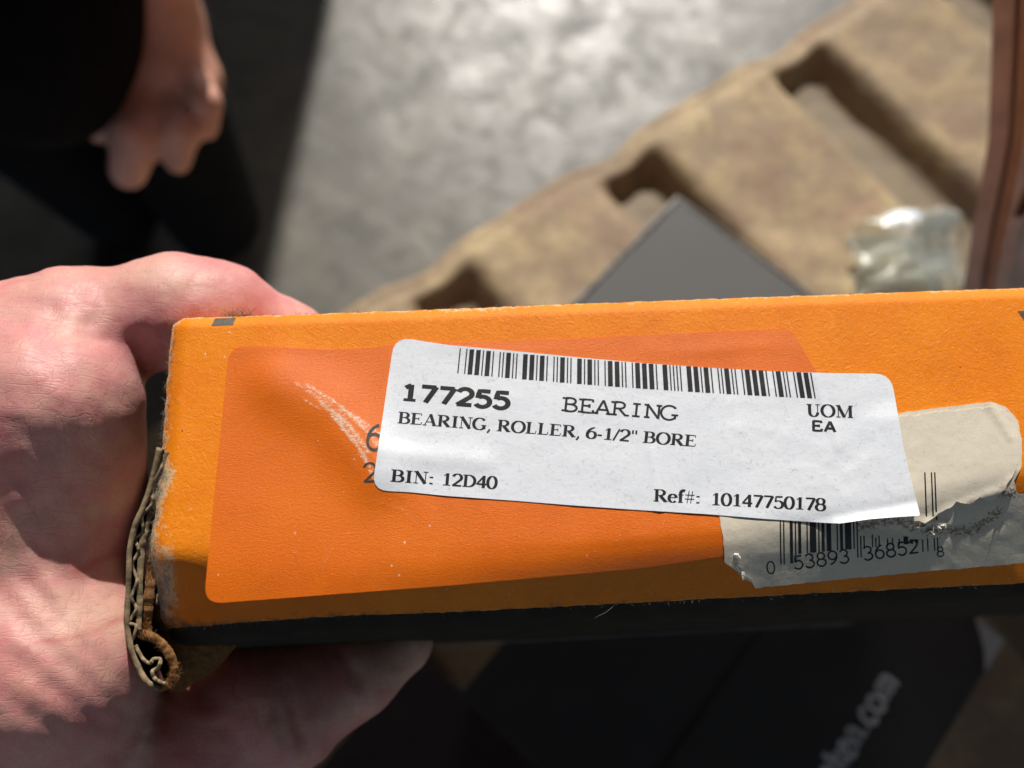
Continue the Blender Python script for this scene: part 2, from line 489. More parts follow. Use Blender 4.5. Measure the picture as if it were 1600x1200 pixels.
# torn white corner of the black carton
tc = oB + uB * lenu + vB * lenv; tc[2] = B_TOP + .0022
def flat_poly(name, pts, mat, parent, thick=.0006):
    n = len(pts); V = [np.asarray(p, float) for p in pts] + [np.asarray(p, float) - np.array([0, 0, thick]) for p in pts]
    Fc = [tuple(range(n)), tuple(range(2 * n - 1, n - 1, -1))] + [(i, i + n, (i + 1) % n + n, (i + 1) % n) for i in range(n)]
    return mesh_obj(name, V, Fc, mat, parent, smooth=False)
cRx = oB + uB * float((cR - cL) @ dv) + vB * lenv; cRx[2] = B_TOP + .0024
flat_poly('torn_corner', [cRx, cRx - uB * .022, cRx - uB * .012 - vB * .006, cRx - uB * .004 - vB * .014, cRx - vB * .018], WHITE_TORN, cartB)
for i in range(3): pass

# ------------------------------------------------------------------ stroke lettering (flat print laid on a surface)
def E(cx, cy, rx, ry, a0, a1, n=18):
    a = np.radians(np.linspace(a0, a1, n)); return [(cx + rx * math.cos(t), cy + ry * math.sin(t)) for t in a]
# glyph: advance, [(stroke points, weight)], [serifs (x, y, half width)];  weight None = pen decides, 'k' thick, 'n' thin
G = {
 '0': (.74, [(E(.37, .5, .30, .50, 90, 450, 30), None)], []),
 '1': (.74, [([(.40, 0), (.40, 1)], None), ([(.40, .98), (.16, .80)], 'n')], [(.38, 0, .26)]),
 '2': (.74, [(E(.36, .71, .29, .29, 165, -38) + [(.06, .02)], None), ([(.04, .05), (.68, .05)], 'm')], []),
 '3': (.74, [(E(.34, .75, .26, .25, 155, -90), None), (E(.34, .27, .31, .27, 90, -155), None)], []),
 '4': (.74, [([(.52, 0), (.52, 1)], 'k'), ([(.52, .98), (.04, .30), (.72, .30)], 'm')], []),
 '5': (.74, [([(.64, .95), (.18, .95), (.13, .52)], 'm'), (E(.34, .31, .31, .31, 125, -150), None)], []),
 '6': (.74, [(E(.37, .31, .29, .31, 0, 360, 30), None), (E(.68, .33, .60, .64, 180, 100), None)], []),
 '7': (.74, [([(.06, .95), (.68, .95)], 'm'), ([(.68, .97), (.28, 0)], None)], []),
 '8': (.74, [(E(.37, .75, .25, .24, 0, 360, 28), None), (E(.37, .26, .30, .27, 0, 360, 28), None)], []),
 '9': (.74, [(E(.37, .69, .29, .31, 0, 360, 30), None), (E(.06, .67, .60, .64, 0, -80), None)], []),
 'A': (.98, [([(.47, 1), (.12, 0)], 'n'), ([(.47, 1), (.82, 0)], 'k'), ([(.22, .32), (.72, .32)], 'n')], [(.12, 0, .14), (.82, 0, .17)]),
 'B': (.90, [([(.22, 0), (.22, 1)], 'k'), ([(.2, .97), (.45, .97)] + E(.45, .75, .26, .22, 90, -90) + [(.2, .53)], None), ([(.45, .52)] + E(.48, .275, .31, .25, 90, -90) + [(.2, .03)], None)], [(.18, 0, .17), (.18, 1, .17)]),
 'D': (.98, [([(.22, 0), (.22, 1)], 'k'), ([(.2, .97), (.42, .97)] + E(.42, .5, .45, .47, 90, -90, 26) + [(.2, .03)], None)], [(.18, 0, .17), (.18, 1, .17)]),
 'E': (.90, [([(.22, 0), (.22, 1)], 'k'), ([(.2, .96), (.74, .96), (.75, .80)], 'n'), ([(.2, .52), (.58, .52)], 'n'), ([(.2, .04), (.76, .04), (.80, .24)], 'n'), ([(.58, .64), (.58, .40)], 'n')], [(.18, 0, .17), (.18, 1, .17)]),
 'G': (1.02, [(E(.50, .5, .42, .50, 40, 320, 34), None), ([(.82, .42), (.82, .08)], 'k')], [(.80, .42, .18)]),
 'I': (.54, [([(.27, 0), (.27, 1)], 'k')], [(.27, 0, .20), (.27, 1, .20)]),
 'L': (.84, [([(.22, 0), (.22, 1)], 'k'), ([(.2, .04), (.70, .04), (.75, .28)], 'n')], [(.18, 0, .17), (.20, 1, .18)]),
 'M': (1.26, [([(.20, 0), (.20, 1)], 'n'), ([(.20, 1), (.62, .02)], 'k'), ([(.62, .02), (1.02, 1)], 'n'), ([(1.04, 0), (1.04, 1)], 'k')], [(.20, 0, .15), (.16, 1, .12), (1.04, 0, .18), (1.08, 1, .14)]),
 'N': (.98, [([(.20, 0), (.20, 1)], 'n'), ([(.18, 1), (.80, .02)], 'k'), ([(.80, 0), (.80, 1)], 'n')], [(.20, 0, .15), (.14, 1, .12), (.80, 1, .15)]),
 'O': (1.04, [(E(.52, .5, .42, .50, 90, 450, 36), None)], []),
 'R': (.98, [([(.22, 0), (.22, 1)], 'k'), ([(.2, .97), (.46, .97)] + E(.46, .74, .27, .23, 90, -90) + [(.2, .51)], None), ([(.45, .50), (.82, .02)], 'k')], [(.18, 0, .18), (.18, 1, .17), (.88, 0, .11)]),
 'U': (.98, [([(.22, 1), (.22, .34)] , 'k'), (E(.50, .33, .28, .33, 180, 360), None), ([(.78, .34), (.78, 1)], 'n')], [(.20, 1, .18), (.78, 1, .15)]),
 'e': (.64, [(E(.33, .33, .25, .33, 10, 320, 26), None), ([(.10, .38), (.57, .38)], 'n')], []),
 'f': (.48, [([(.22, 0), (.22, .76)] + E(.42, .78, .20, .22, 180, 60, 10), 'k'), ([(.05, .64), (.42, .64)], 'n')], [(.22, 0, .17)]),
 '#': (.74, [([(.20, 0), (.32, 1)], 'n'), ([(.44, 0), (.56, 1)], 'n'), ([(.06, .66), (.70, .66)], 'n'), ([(.04, .33), (.68, .33)], 'n')], []),
 ',': (.36, [([(.17, .10), (.20, .02), (.07, -.22)], 'm')], []),
 ':': (.44, [([(.20, .02), (.20, .13)], 'k'), ([(.20, .52), (.20, .63)], 'k')], []),
 '.': (.36, [([(.17, .02), (.17, .14)], 'k')], []),
 '-': (.44, [([(.06, .34), (.38, .34)], 'm')], []),
 '/': (.44, [([(.02, -.02), (.40, 1)], 'm')], []),
 '"': (.56, [([(.16, 1), (.17, .68)], 'm'), ([(.40, 1), (.41, .68)], 'm')], []),
 ' ': (.36, [], []),
 't': (.46, [([(.2, .92), (.2, .18)] + E(.34, .16, .14, .16, 180, 290, 8), 'k'), ([(.04, .66), (.4, .66)], 'm')], []),
 'i': (.32, [([(.16, 0), (.16, .66)], 'k'), ([(.16, .86), (.16, .98)], 'k')], []),
 'm': (1.0, [([(.14, 0), (.14, .68)], 'k'), (E(.32, .46, .18, .22, 170, 0, 10) + [(.50, 0)], 'k'), (E(.68, .46, .18, .22, 170, 0, 10) + [(.86, 0)], 'k')], []),
 'k': (.62, [([(.14, 0), (.14, 1)], 'k'), ([(.54, .68), (.16, .32)], 'k'), ([(.28, .42), (.58, 0)], 'k')], []),
 'n': (.66, [([(.14, 0), (.14, .68)], 'k'), (E(.33, .44, .20, .24, 170, 0, 10) + [(.53, 0)], 'k')], []),
 'c': (.60, [(E(.34, .34, .26, .34, 45, 315, 20), 'k')], []),
 'o': (.70, [(E(.35, .34, .27, .34, 90, 450, 24), 'k')], []),
}
STYLE = {'serif': (.225, .065, .13), 'slab': (.125, .125, .125), 'sans': (.235, .235, .235), 'ocr': (.12, .12, .12), 'bold': (.2, .2, .2)}
def ribbon(pts, wf):
    pts = np.asarray(pts, float)
    q = [pts[0]]
    for a, b in zip(pts[:-1], pts[1:]):
        L = np.linalg.norm(b - a); n = max(1, int(L / .12))
        for k in range(1, n + 1): q.append(a + (b - a) * k / n)
    q = np.array(q); n = len(q)
    t = np.zeros_like(q); t[1:-1] = q[2:] - q[:-2]; t[0] = q[1] - q[0]; t[-1] = q[-1] - q[-2]
    # mitre corners gently
    t /= np.linalg.norm(t, axis=1)[:, None] + 1e-12
    nn = np.stack([-t[:, 1], t[:, 0]], 1)
    wd = np.array([wf(a) for a in t]) / 2
    L = q + nn * wd[:, None]; Rr = q - nn * wd[:, None]
    V = np.concatenate([L, Rr]); Fc = [(i, n + i, n + i + 1, i + 1) for i in range(n - 1)]
    return V, Fc
def text2d(s, style):
    kk, nn, mm = STYLE[style]
    x = 0; V = []; Fc = []
    for ch in s:
        adv, st, ser = G[ch]
        if style in ('sans',): adv = max(adv, .62) * 1.06
        if style == 'slab': adv = .86
        if style == 'ocr': adv = .80
        x0 = x + ((adv - G[ch][0]) / 2)
        for pts, wt in st:
            if style in ('slab', 'sans', 'ocr', 'bold'): wf = lambda t, k=kk: k
            elif wt is None: wf = lambda t: nn + (kk - nn) * abs(t[1]) ** 1.3
            else: wf = lambda t, k={'k': kk, 'n': nn, 'm': mm}[wt]: k
            v, f = ribbon(pts, wf); o = len(V)
            V += [(a + x0, b) for a, b in v]; Fc += [tuple(i + o for i in q) for q in f]
        if style in ('serif', 'slab') or (style == 'sans' and ch == '1'):
            for sx, sy, hw in ser:
                th = nn if style != 'sans' else .16
                yy = sy + (th / 2 if sy < .3 else -th / 2)
                if style == 'slab': hw = hw * 1.0
                v, f = ribbon([(sx - hw, yy), (sx + hw, yy)], lambda t, k=th: k); o = len(V)
                V += [(a + x0, b) for a, b in v]; Fc += [tuple(i + o for i in q) for q in f]
        x += adv
    return np.array(V), Fc, x
def place_text(s, style, p0, p1, h, lean=0.0):
    """text on photo-plane coordinates: baseline from p0 to p1, capital height h"""
    V, Fc, W = text2d(s, style)
    V[:, 0] -= V[:, 0].min(); W = V[:, 0].max()
    p0 = np.array(p0, float); p1 = np.array(p1, float); d = (p1 - p0)
    dn = d / np.linalg.norm(d); upv = np.array([dn[1], -dn[0]]); upv = upv + lean * dn
    P = p0 + V[:, :1] / W * d + V[:, 1:] * h * upv
    return P, Fc

# lettering on the black carton (its far part runs out of the picture)
tp0, tp1 = at_z(1395, 1058, B_TOP + .0018), at_z(1262, 1212, B_TOP + .0018)
V2, F2, W2 = text2d('timken.com', 'bold')
sub = text2d('ken.com', 'bold')[2]
dirT = (tp0 - tp1); Lk = np.linalg.norm(dirT); dirT /= Lk
dirT = uB; upT = np.array([-dirT[1], dirT[0], 0.0])
scl = Lk / (sub - .12) * .80
base_r = tp0 - dirT * W2 * scl - upT * .35 * scl
Vw = [base_r + dirT * a * scl + upT * b * scl for a, b in V2]
for v in Vw: v[2] = B_TOP + .0017
o = mesh_obj('lettering', Vw, F2, PRINT_GREY, cartB, smooth=False)

# ------------------------------------------------------------------ the held orange carton
TILT = R(17)
NF = -FW * math.cos(TILT) + UP * math.sin(TILT)          # outward normal of the printed face
DA = -NF                                                 # depth axis
pc = at_depth(800, 720, .160)
KF = float(pc @ NF)
def S(px, py, wmm):
    """point of the sight line at (px,py) lying w millimetres in front of the face plane"""
    px = np.asarray(px, float); py = np.asarray(py, float)
    r = ray(px, py); t = (KF + np.asarray(wmm) * 1e-3 - C0 @ NF) / (r @ NF)
    return C0 + r * t[..., None]
XR = 2230.0
TOPE = [(230, 502), (290, 497), (600, 487), (900, 475), (1200, 464), (1600, 450), (XR, 428)]
BOTE = [(230, 987), (282, 980), (532, 962), (717, 956), (950, 944), (1200, 931), (1600, 911), (XR, 884)]
BEND = [(230, 868), (330, 872), (540, 884), (700, 878), (900, 862), (1130, 838), (1350, 800), (1600, 742), (XR, 690)]
LEFT = [(490, 282), (505, 271), (530, 267), (560, 264), (650, 258), (740, 250), (800, 243), (840, 235), (880, 238), (920, 246), (965, 251), (990, 266)]
def polytaper(px, py, pts):
    """distance to a polyline and a weight that fades to nothing at both of its ends"""
    pts = np.array(pts, float); Ls = np.hypot(*(pts[1:] - pts[:-1]).T); acc = np.concatenate([[0], np.cumsum(Ls)])
    d = np.full(np.shape(px), 1e9); s_ = np.zeros(np.shape(px))
    for k, ((x0, y0), (x1, y1)) in enumerate(zip(pts[:-1], pts[1:])):
        dx, dy = x1 - x0, y1 - y0
        t = np.clip(((px - x0) * dx + (py - y0) * dy) / (dx * dx + dy * dy), 0, 1)
        dd = np.hypot(px - x0 - t * dx, py - y0 - t * dy); m = dd < d
        d = np.where(m, dd, d); s_ = np.where(m, (acc[k] + t * Ls[k]) / acc[-1], s_)
    return d, np.sin(np.pi * np.clip(s_, .02, .98)) ** .8
def softp(x, k): return k * np.log1p(np.exp(np.clip(x / k, -40, 40)))
SL = .086
def w_box(px, py):
    b = lin(px, BEND)
    w_ = -SL * (1 + .4 * np.clip((335 - px) / 50., 0, 1)) * softp(py - b, 8.0)
    w_ += .28 * fbm(px / 240., py / 200., 11, 3)
    w_ += 1.5 * np.exp(-polydist(px, py, [(440, 600), (520, 640), (590, 735)]) ** 2 / (2 * 36 ** 2))
    # rounded top and left edges
    w_ -= 1.6 * np.clip(1 - (py - lin(px, TOPE)) / 16., 0, 1) ** 2
    w_ -= 2.4 * np.clip(1 - (px - lin(py, LEFT)) / 26., 0, 1) ** 2
    return w_
def w_stk(px, py):
    """the dark orange sticker: stiff on the left, following the bend on the right"""
    b = lin(px, BEND)
    k = np.clip((px - 430) / 620., 0, 1); k = k * k * (3 - 2 * k)
    fall = softp(py - (b + 8), 13.0)
    flat = .28 * fbm(px / 240., py / 200., 11, 3) + 1.5 * np.exp(-polydist(px, py, [(440, 600), (520, 640), (590, 735)]) ** 2 / (2 * 36 ** 2))
    w_ = flat - SL * k * fall - .020 * (1 - k) * softp(py - b - 14, 16)
    w_ += .10 * np.exp(-((py - (545 + 4 * np.sin(px / 40))) / 10) ** 2) * (.5 + .5 * np.sin(px / 55.))
    return np.maximum(w_, w_box(px, py)) + .16
box = empty('bearing_box', pc - NF * .27)
tag(box, 'worn orange cardboard box with black bottom, held up in the hand', 'box')

ss = np.concatenate([np.linspace(0, .12, 70, endpoint=False), np.linspace(.12, .72, 260, endpoint=False), np.linspace(.72, 1, 30)])
tt = np.linspace(0, 1, 130)
s2, t2 = np.meshgrid(ss, tt)
xl = np.zeros_like(s2)
py = 500 + t2 * 480
for _ in range(6):
    xl = lin(py, LEFT) + 1.6 * fbm(py / 9., 0 * py, 21, 3)
    px = xl + s2 * (XR - xl)
    yt = lin(px, TOPE) + 1.0 * fbm(px / 11., 0 * px, 31, 3) + 9 * np.clip(1 - (px - xl) / 16., 0, 1) ** 2
    yb = lin(px, BOTE) + 1.3 * fbm(px / 9., 0 * px, 41, 3)
    py = yt + t2 * (yb - yt)
wz = w_box(px, py)
PF = S(px, py, wz)
front = mesh_obj('front_panel', PF.reshape(-1, 3), grid_faces(len(ss), len(tt)), ORANGE, box)
dl = px - xl; dtp = py - yt; dbt = yb - py
wear = .62 * np.exp(-dl / 9.) + .36 * np.exp(-dl / 30.) * np.clip((py - 640) / 160, 0, 1) + .55 * np.exp(-dtp / 3.) + .45 * np.exp(-dbt / 3.)
wear += .50 * np.exp(-((px - 262) / 16) ** 2 - ((py - 745) / 26) ** 2) + .62 * np.exp(-((px - 262) / 15) ** 2 - ((py - 905) / 55) ** 2)
wear += .22 * np.exp(-polydist(px, py, [(1230, 500), (1262, 560)]) ** 2 / 30.) + .35 * np.exp(-polydist(px, py, [(690, 487), (790, 485)]) ** 2 / 9.)
grime = .55 * np.exp(-dbt / 10.) + .45 * np.exp(-((px - 262) / 30) ** 2 - ((py - 955) / 45) ** 2) + .25 * np.exp(-dbt / 40.) * np.clip(1 - (px - 250) / 350, 0, 1)
attr(front, 'wear', np.clip(wear, 0, 1).ravel()); attr(front, 'grime', np.clip(grime, 0, 1).ravel())
# remaining panels: each starts on the rim of the front panel and runs back along the depth axis
DEP = .27
def run_back(rim, outdir, name, mat, bulge, n=14, lip=.0018, flare=0.0):
    rim = np.asarray(rim); rows = []
    for k in range(n + 1):
        f = k / n
        d = DEP * f ** 1.8
        off = lip * (1 - math.exp(-d / .002)) + bulge * math.sin(math.pi * min(1, f)) + flare * d / DEP
        rows.append(rim + DA * d + outdir * off)
    V = np.array(rows).reshape(-1, 3)
    return mesh_obj(name, V, grid_faces(len(rim), n + 1), mat, box)
DN = -np.cross(NF, RT) * -1
DN = np.cross(RT, NF); DN = DN if DN @ UP < 0 else -DN          # 'down' within the face
bp = run_back(PF[-1, ::3], DN, 'bottom_panel', BOTTOM, .003, flare=.010)
run_back(PF[0, ::3], -DN, 'top_panel', ORANGE, .001, lip=.0006)
run_back(PF[::3, -1], RT, 'side_panel', ORANGE, .002)
run_back(PF[::3, 0] , -RT, 'end_panel', KRAFT_RUST, .0, lip=-.0015)
rimb = PF[-1, ::6] + DA * DEP + DN * .0115
mesh_obj('worn_edge', *tube(rimb, .0016, 8), plain('worn_black_board', (.16, .145, .13), .8, .3, .5, 120), box)
br = [PF[0, 0], PF[0, -1], PF[-1, -1], PF[-1, 0]]
mesh_obj('back_panel', [q + DA * (DEP - .0006) for q in br], [(0, 1, 2, 3)], BLACKBOX, box, smooth=False)

# ---- stickers: polygon in face coordinates -> triangulated sheet with an edge of paper thickness
def densify(pts, step=6.0, closed=True):
    out = []
    n = len(pts)
    for i in range(n if closed else n - 1):
        a = np.array(pts[i], float); b = np.array(pts[(i + 1) % n], float)
        m = max(1, int(np.linalg.norm(b - a) / step))
        for k in range(m): out.append(a + (b - a) * k / m)
    if not closed: out.append(np.array(pts[-1], float))
    return out
def corner(p, a, b, r, n=6):
    """round the corner p between neighbours a and b"""
    p, a, b = (np.array(q, float) for q in (p, a, b))
    u = (a - p) / np.linalg.norm(a - p); v = (b - p) / np.linalg.norm(b - p)
    s, e = p + u * r, p + v * r
    return [(1 - t) ** 2 * s + 2 * t * (1 - t) * p + t * t * e for t in np.linspace(0, 1, n)]
def inside(poly, x, y):
    c = np.zeros(np.shape(x), bool); P = np.array(poly); n = len(P)
    for i in range(n):
        x0, y0 = P[i]; x1, y1 = P[(i + 1) % n]
        if y0 == y1: continue
        c ^= ((y0 > y) != (y1 > y)) & (x < (x1 - x0) * (y - y0) / (y1 - y0) + x0)
    return c
def sheet(name, poly, wf, mat, parent, step=7.0, thick=.14, rough_edge=0.0, wearf=None):
    b = densify(poly, 5.0)
    if rough_edge:
        b = [p + rough_edge * np.array([fbm(p[0] / 7., p[1] / 7., 51, 3), fbm(p[0] / 7., p[1] / 7., 61, 3)]) for p in b]
    B = np.array(b); n = len(B)
    gx, gy = np.meshgrid(np.arange(B[:, 0].min(), B[:, 0].max(), step), np.arange(B[:, 1].min(), B[:, 1].max(), step))
    gx = gx.ravel() + rng.uniform(-.6, .6, gx.size); gy = gy.ravel() + rng.uniform(-.6, .6, gy.size)
    ok = inside(B, gx, gy)
    gx, gy = gx[ok], gy[ok]
    dmin = np.full(gx.size, 1e9)
    for q in B: dmin = np.minimum(dmin, (gx - q[0]) ** 2 + (gy - q[1]) ** 2)
    ok = dmin > 9
    pts = [Vector((p[0], p[1])) for p in B] + [Vector((x, y)) for x, y in zip(gx[ok], gy[ok])]
    r = delaunay_2d_cdt(pts, [(i, (i + 1) % n) for i in range(n)], [list(range(n))], 1, 1e-5)
    P2 = np.array([(v.x, v.y) for v in r[0]]); Fc = [tuple(f) for f in r[2]]
    w0 = wf(P2[:, 0], P2[:, 1])
    V = list(S(P2[:, 0], P2[:, 1], w0))
    Fc = [f[::-1] for f in Fc]
    # edge skirt
    wb = wf(B[:, 0], B[:, 1]); top = S(B[:, 0], B[:, 1], wb - .004); low = S(B[:, 0], B[:, 1], wb - thick)
    o = len(V); V += list(top) + list(low)
    for i in range(n):
        j = (i + 1) % n; Fc.append((o + i, o + j, o + n + j, o + n + i))
    ob = mesh_obj(name, V, Fc, mat, parent)
    allx = np.concatenate([P2[:, 0], B[:, 0], B[:, 0]]); ally = np.concatenate([P2[:, 1], B[:, 1], B[:, 1]])
    attr(ob, 'wear', np.clip(wearf(allx, ally), 0, 1) if wearf else np.zeros(len(allx)))
    return ob
def print2d(name, P, Fc, wf, lift, mat, parent):
    return mesh_obj(name, S(P[:, 0], P[:, 1], wf(P[:, 0], P[:, 1]) + lift), Fc, mat, parent, smooth=False)

# dark orange product sticker
pk = [(362, 540), (500, 546), (650, 535), (800, 533), (1000, 524), (1120, 518), (1228, 514), (1262, 556), (1290, 590), (1290, 700), (1180, 800), (1150, 868), (1000, 889), (900, 897), (700, 915), (345, 943), (318, 935)]
spoly = corner((358, 540), (320, 930), (500, 546), 28) + [(420, 541), (500, 546), (560, 545), (650, 536), (800, 533), (1000, 524), (1120, 518)] + corner((1236, 513), (1120, 518), (1275, 580), 16) + [(1275, 580), (1300, 640), (1290, 720), (1180, 800), (1150, 866), (1000, 888), (900, 897), (700, 915)] + corner((318, 944), (700, 915), (358, 540), 30)
SCR = []
for k in range(34):
    x0_, y0_ = rng.uniform(340, 1120), rng.uniform(545, 930); an_ = rng.normal(1.2, .7); l_ = rng.uniform(6, 26)
    SCR.append([(x0_, y0_), (x0_ + l_ * math.cos(an_) * .5 + rng.normal(0, 2), y0_ + l_ * math.sin(an_) * .5), (x0_ + l_ * math.cos(an_), y0_ + l_ * math.sin(an_))])
def stk_wear(x, y):
    wv = np.zeros(np.shape(x))
    for pl, wd, a_ in (([(458, 596), (505, 628), (548, 668)], 4, .5), ([(478, 600), (530, 632), (590, 690)], 5, .62), ([(500, 628), (545, 664), (575, 705)], 6, .66), ([(520, 650), (556, 692), (585, 745)], 6, .64),
                       ([(540, 640), (580, 668), (606, 690)], 5, .6), ([(556, 690), (590, 750)], 4, .55), ([(560, 656), (600, 712)], 6, .6), ([(475, 625), (500, 640)], 3.5, .55), ([(484, 612), (560, 660)], 9, .42)):
        wv = np.maximum(wv, (a_ + .14) * np.exp(-(polydist(x, y, pl) / wd) ** 2))
    for pl in SCR: wv = np.maximum(wv, .46 * np.exp(-(polydist(x, y, pl) / 2.6) ** 2))
    for pl in ([(545, 833), (515, 862), (500, 890)], [(590, 785), (630, 798), (648, 818)], [(1072, 518), (1076, 570)], [(1040, 800), (1036, 822)], [(980, 842), (1010, 832)]):
        wv = np.maximum(wv, .52 * np.exp(-(polydist(x, y, pl) / 3.2) ** 2))
    return wv
stk = sheet('product_sticker', spoly, w_stk, STICKER, box, wearf=stk_wear, step=4.2)
P, Fc = place_text('6', 'ocr', (572, 703), (598, 703), 40); print2d('numeral', P, Fc, w_stk, .05, FADED_INK, stk)
P, Fc = place_text('2', 'ocr', (568, 754), (590, 753), 30); print2d('numeral', P, Fc, w_stk, .05, FADED_INK, stk)

# old bar-code label under the white one
def w_old(px, py):
    v = np.maximum(w_box(px, py), w_stk(px, py) - .16) + .30
    v += .25 * np.exp(-((px - 1140) / 14) ** 2) * np.clip((py - 860) / 40, 0, 1)
    v += .35 * np.exp(-(polydist(px, py, [(1545, 630), (1585, 690), (1592, 750)]) / 7) ** 2)
    v += .5 * np.exp(-(polydist(px, py, [(1430, 815), (1480, 820), (1460, 835)]) / 7) ** 2) + .10 * fbm(px / 25., py / 18., 77, 3)
    v -= .3 * np.exp(-(polydist(px, py, [(1350, 822), (1450, 835), (1560, 815)]) / 12) ** 2)
    return v
opoly = [(1200, 640), (1300, 650), (1405, 645), (1470, 637), (1548, 628)] + [(1572, 636), (1590, 656), (1597, 690), (1596, 730), (1585, 752), (1590, 771), (1612, 768), (1700, 764), (1760, 770), (1760, 862), (1600, 880), (1400, 897), (1180, 919), (1172, 905), (1150, 892), (1132, 878), (1130, 840), (1124, 806), (1130, 740)]
def old_wear(x, y):
    wv = .75 * np.exp(-(polydist(x, y, [(1345, 822), (1400, 812), (1450, 830), (1520, 828), (1560, 800)]) / 14) ** 2)
    wv = np.maximum(wv, .85 * np.exp(-(polydist(x, y, [(1560, 768), (1585, 772)]) / 13) ** 2))
    wv = np.maximum(wv, .55 * np.exp(-(polydist(x, y, [(1200, 880), (1330, 862)]) / 3) ** 2))
    return np.maximum(wv, .30 * np.exp(-(polydist(x, y, [(1545, 640), (1575, 680)]) / 9) ** 2) + .12 * np.clip((y - 760) / 60, 0, 1))
old = sheet('old_barcode_label', opoly, w_old, OLDLABEL, box, rough_edge=1.6, wearf=old_wear, step=5, thick=.25)

# its torn top layer: the lower edge is ragged and stands off the paper beneath
lpoly = [(1395, 668), (1405, 652), (1470, 644), (1548, 635)] + [(1568, 641), (1584, 660), (1591, 692), (1590, 728), (1580, 750), (1566, 766), (1552, 782), (1534, 777), (1516, 790), (1496, 783), (1480, 798), (1462, 806), (1446, 818), (1430, 812), (1400, 800), (1390, 740)]
w_lay = lambda x, y: w_old(x, y) + .20 + .5 * np.exp(-(polydist(x, y, [(1446, 818), (1480, 798), (1534, 777), (1566, 766), (1580, 750)]) / 7) ** 2)
sheet('peeled_layer', lpoly, w_lay, OLDLABEL, old, rough_edge=4.0, step=5, thick=.2, wearf=lambda x, y: .5 * np.exp(-(polydist(x, y, [(1560, 762), (1582, 745)]) / 9) ** 2) + .28 * np.exp(-(polydist(x, y, [(1545, 650), (1570, 690)]) / 10) ** 2))
w_bar = lambda x, y: np.where(inside(lpoly, x, y), w_lay(x, y) + .03, w_old(x, y))
# UPC bars
LC = ['0001101', '0011001', '0010011', '0111101', '0100011', '0110001', '0101111', '0111011', '0110111', '0001011']
def upc(num):
    s = '101' + ''.join(LC[int(c)] for c in num[:6]) + '01010' + ''.join(''.join('10'[int(b)] for b in LC[int(c)]) for c in num[6:]) + '101'
    return s
def bars(pattern, bl, br_, topf, botf):
    """quads for the dark modules; bl/br_: x at left and right; topf/botf: y from fraction"""
    n = len(pattern); V = []; Fc = []; i = 0
    while i < n:
        if pattern[i] == '1':
            j = i
            while j < n and pattern[j] == '1': j += 1
            f0, f1 = i / n + .12 / n, j / n - .12 / n
            ya, yb_ = topf((f0 + f1) / 2, i), botf((f0 + f1) / 2, i)
            if yb_ - ya > 2:
                m = max(2, int((yb_ - ya) / 7) + 1); o = len(V)
                for k in range(m + 1):
                    g = k / m
                    for f in (f0, f1):
                        y = ya + (yb_ - ya) * g
                        xa = bl[0] + (bl[1] - bl[0]) * (y - bl[2]) / (bl[3] - bl[2]); xb = br_[0] + (br_[1] - br_[0]) * (y - br_[2]) / (br_[3] - br_[2])
                        V.append((xa + (xb - xa) * f, y))
                for k in range(m): Fc.append((o + 2 * k, o + 2 * k + 2, o + 2 * k + 3, o + 2 * k + 1))
            i = j
        else: i += 1
    return np.array(V), Fc
pat = upc('053893368528')
def ubot(f, i):
    y = 868 - 22 * f
    if i < 10 or i >= 85 or 45 <= i < 50: y += 14
    return y
def utop(f, i):
    if f > .80: return 738 if f > .9 else 843
    if f > .50: return 838 + 4 * math.sin(i * 1.7)
    return 800 - 4 * f
V, Fc = bars(pat, (1217, 1219, 740, 885), (1462, 1467, 740, 860), utop, ubot)
# part of the right guard is lost in the tear
V = np.array(V); keep = [f for f in Fc if not (V[f[0]][0] > 1430 and 806 < V[f[0]][1] < 838)]
print2d('barcode', V, keep, w_bar, .05, INK, old)
lets = []
for s, p0, p1, h in (('0', (1198, 897), (1212, 896), 19), ('53893', (1241, 890), (1328, 879), 21), ('36852', (1350, 876), (1436, 864), 21), ('8', (1464, 870), (1476, 869), 15)):
    P, Fc = place_text(s, 'ocr', p0, p1, h); lets.append((P, Fc))
def merge(lst):
    V = []; Fc = []
    for P, f in lst:
        o = len(V); V += [tuple(p) for p in P]; Fc += [tuple(i + o for i in q) for q in f]
    return np.array(V), Fc
print2d('lettering', *merge(lets), w_old, .05, INK, old)

# white stock label
def w_lab(px, py):
    base = np.maximum(w_stk(px, py), w_box(px, py) + .1)
    inold = np.clip((px - 1115) / 40., 0, 1) * np.clip((py - 640) / 30., 0, 1)
    flat = np.maximum(base, w_old(px, py) * inold + base * (1 - inold))
    k = np.clip((py - 700) / 90., 0, 1) * np.clip((px - 900) / 300., 0, 1)
    stiff = -.05 + 0 * px                                            # the paper bridges the start of the bend
    v = flat * (1 - k) + np.maximum(flat, stiff) * k + .22
    v += .50 * np.clip((px - 1335) / 50., 0, 1) * np.clip((py - 625) / 30., 0, 1)
    v += 1.1 * np.exp(-(polydist(px, py, [(1310, 822), (1437, 806)]) / 14) ** 2) * np.clip((px - 1280) / 60., 0, 1)
    v += .12 * fbm(px / 60., py / 45., 91, 3)
    v += .30 * np.exp(-(polydist(px, py, [(586, 700), (640, 712), (760, 722)]) / 16) ** 2) + .18 * np.exp(-(polydist(px, py, [(1018, 700), (1030, 800)]) / 7) ** 2)
    v += .22 * np.exp(-(polydist(px, py, [(1262, 565), (1290, 640), (1310, 700)]) / 6) ** 2)
    return v
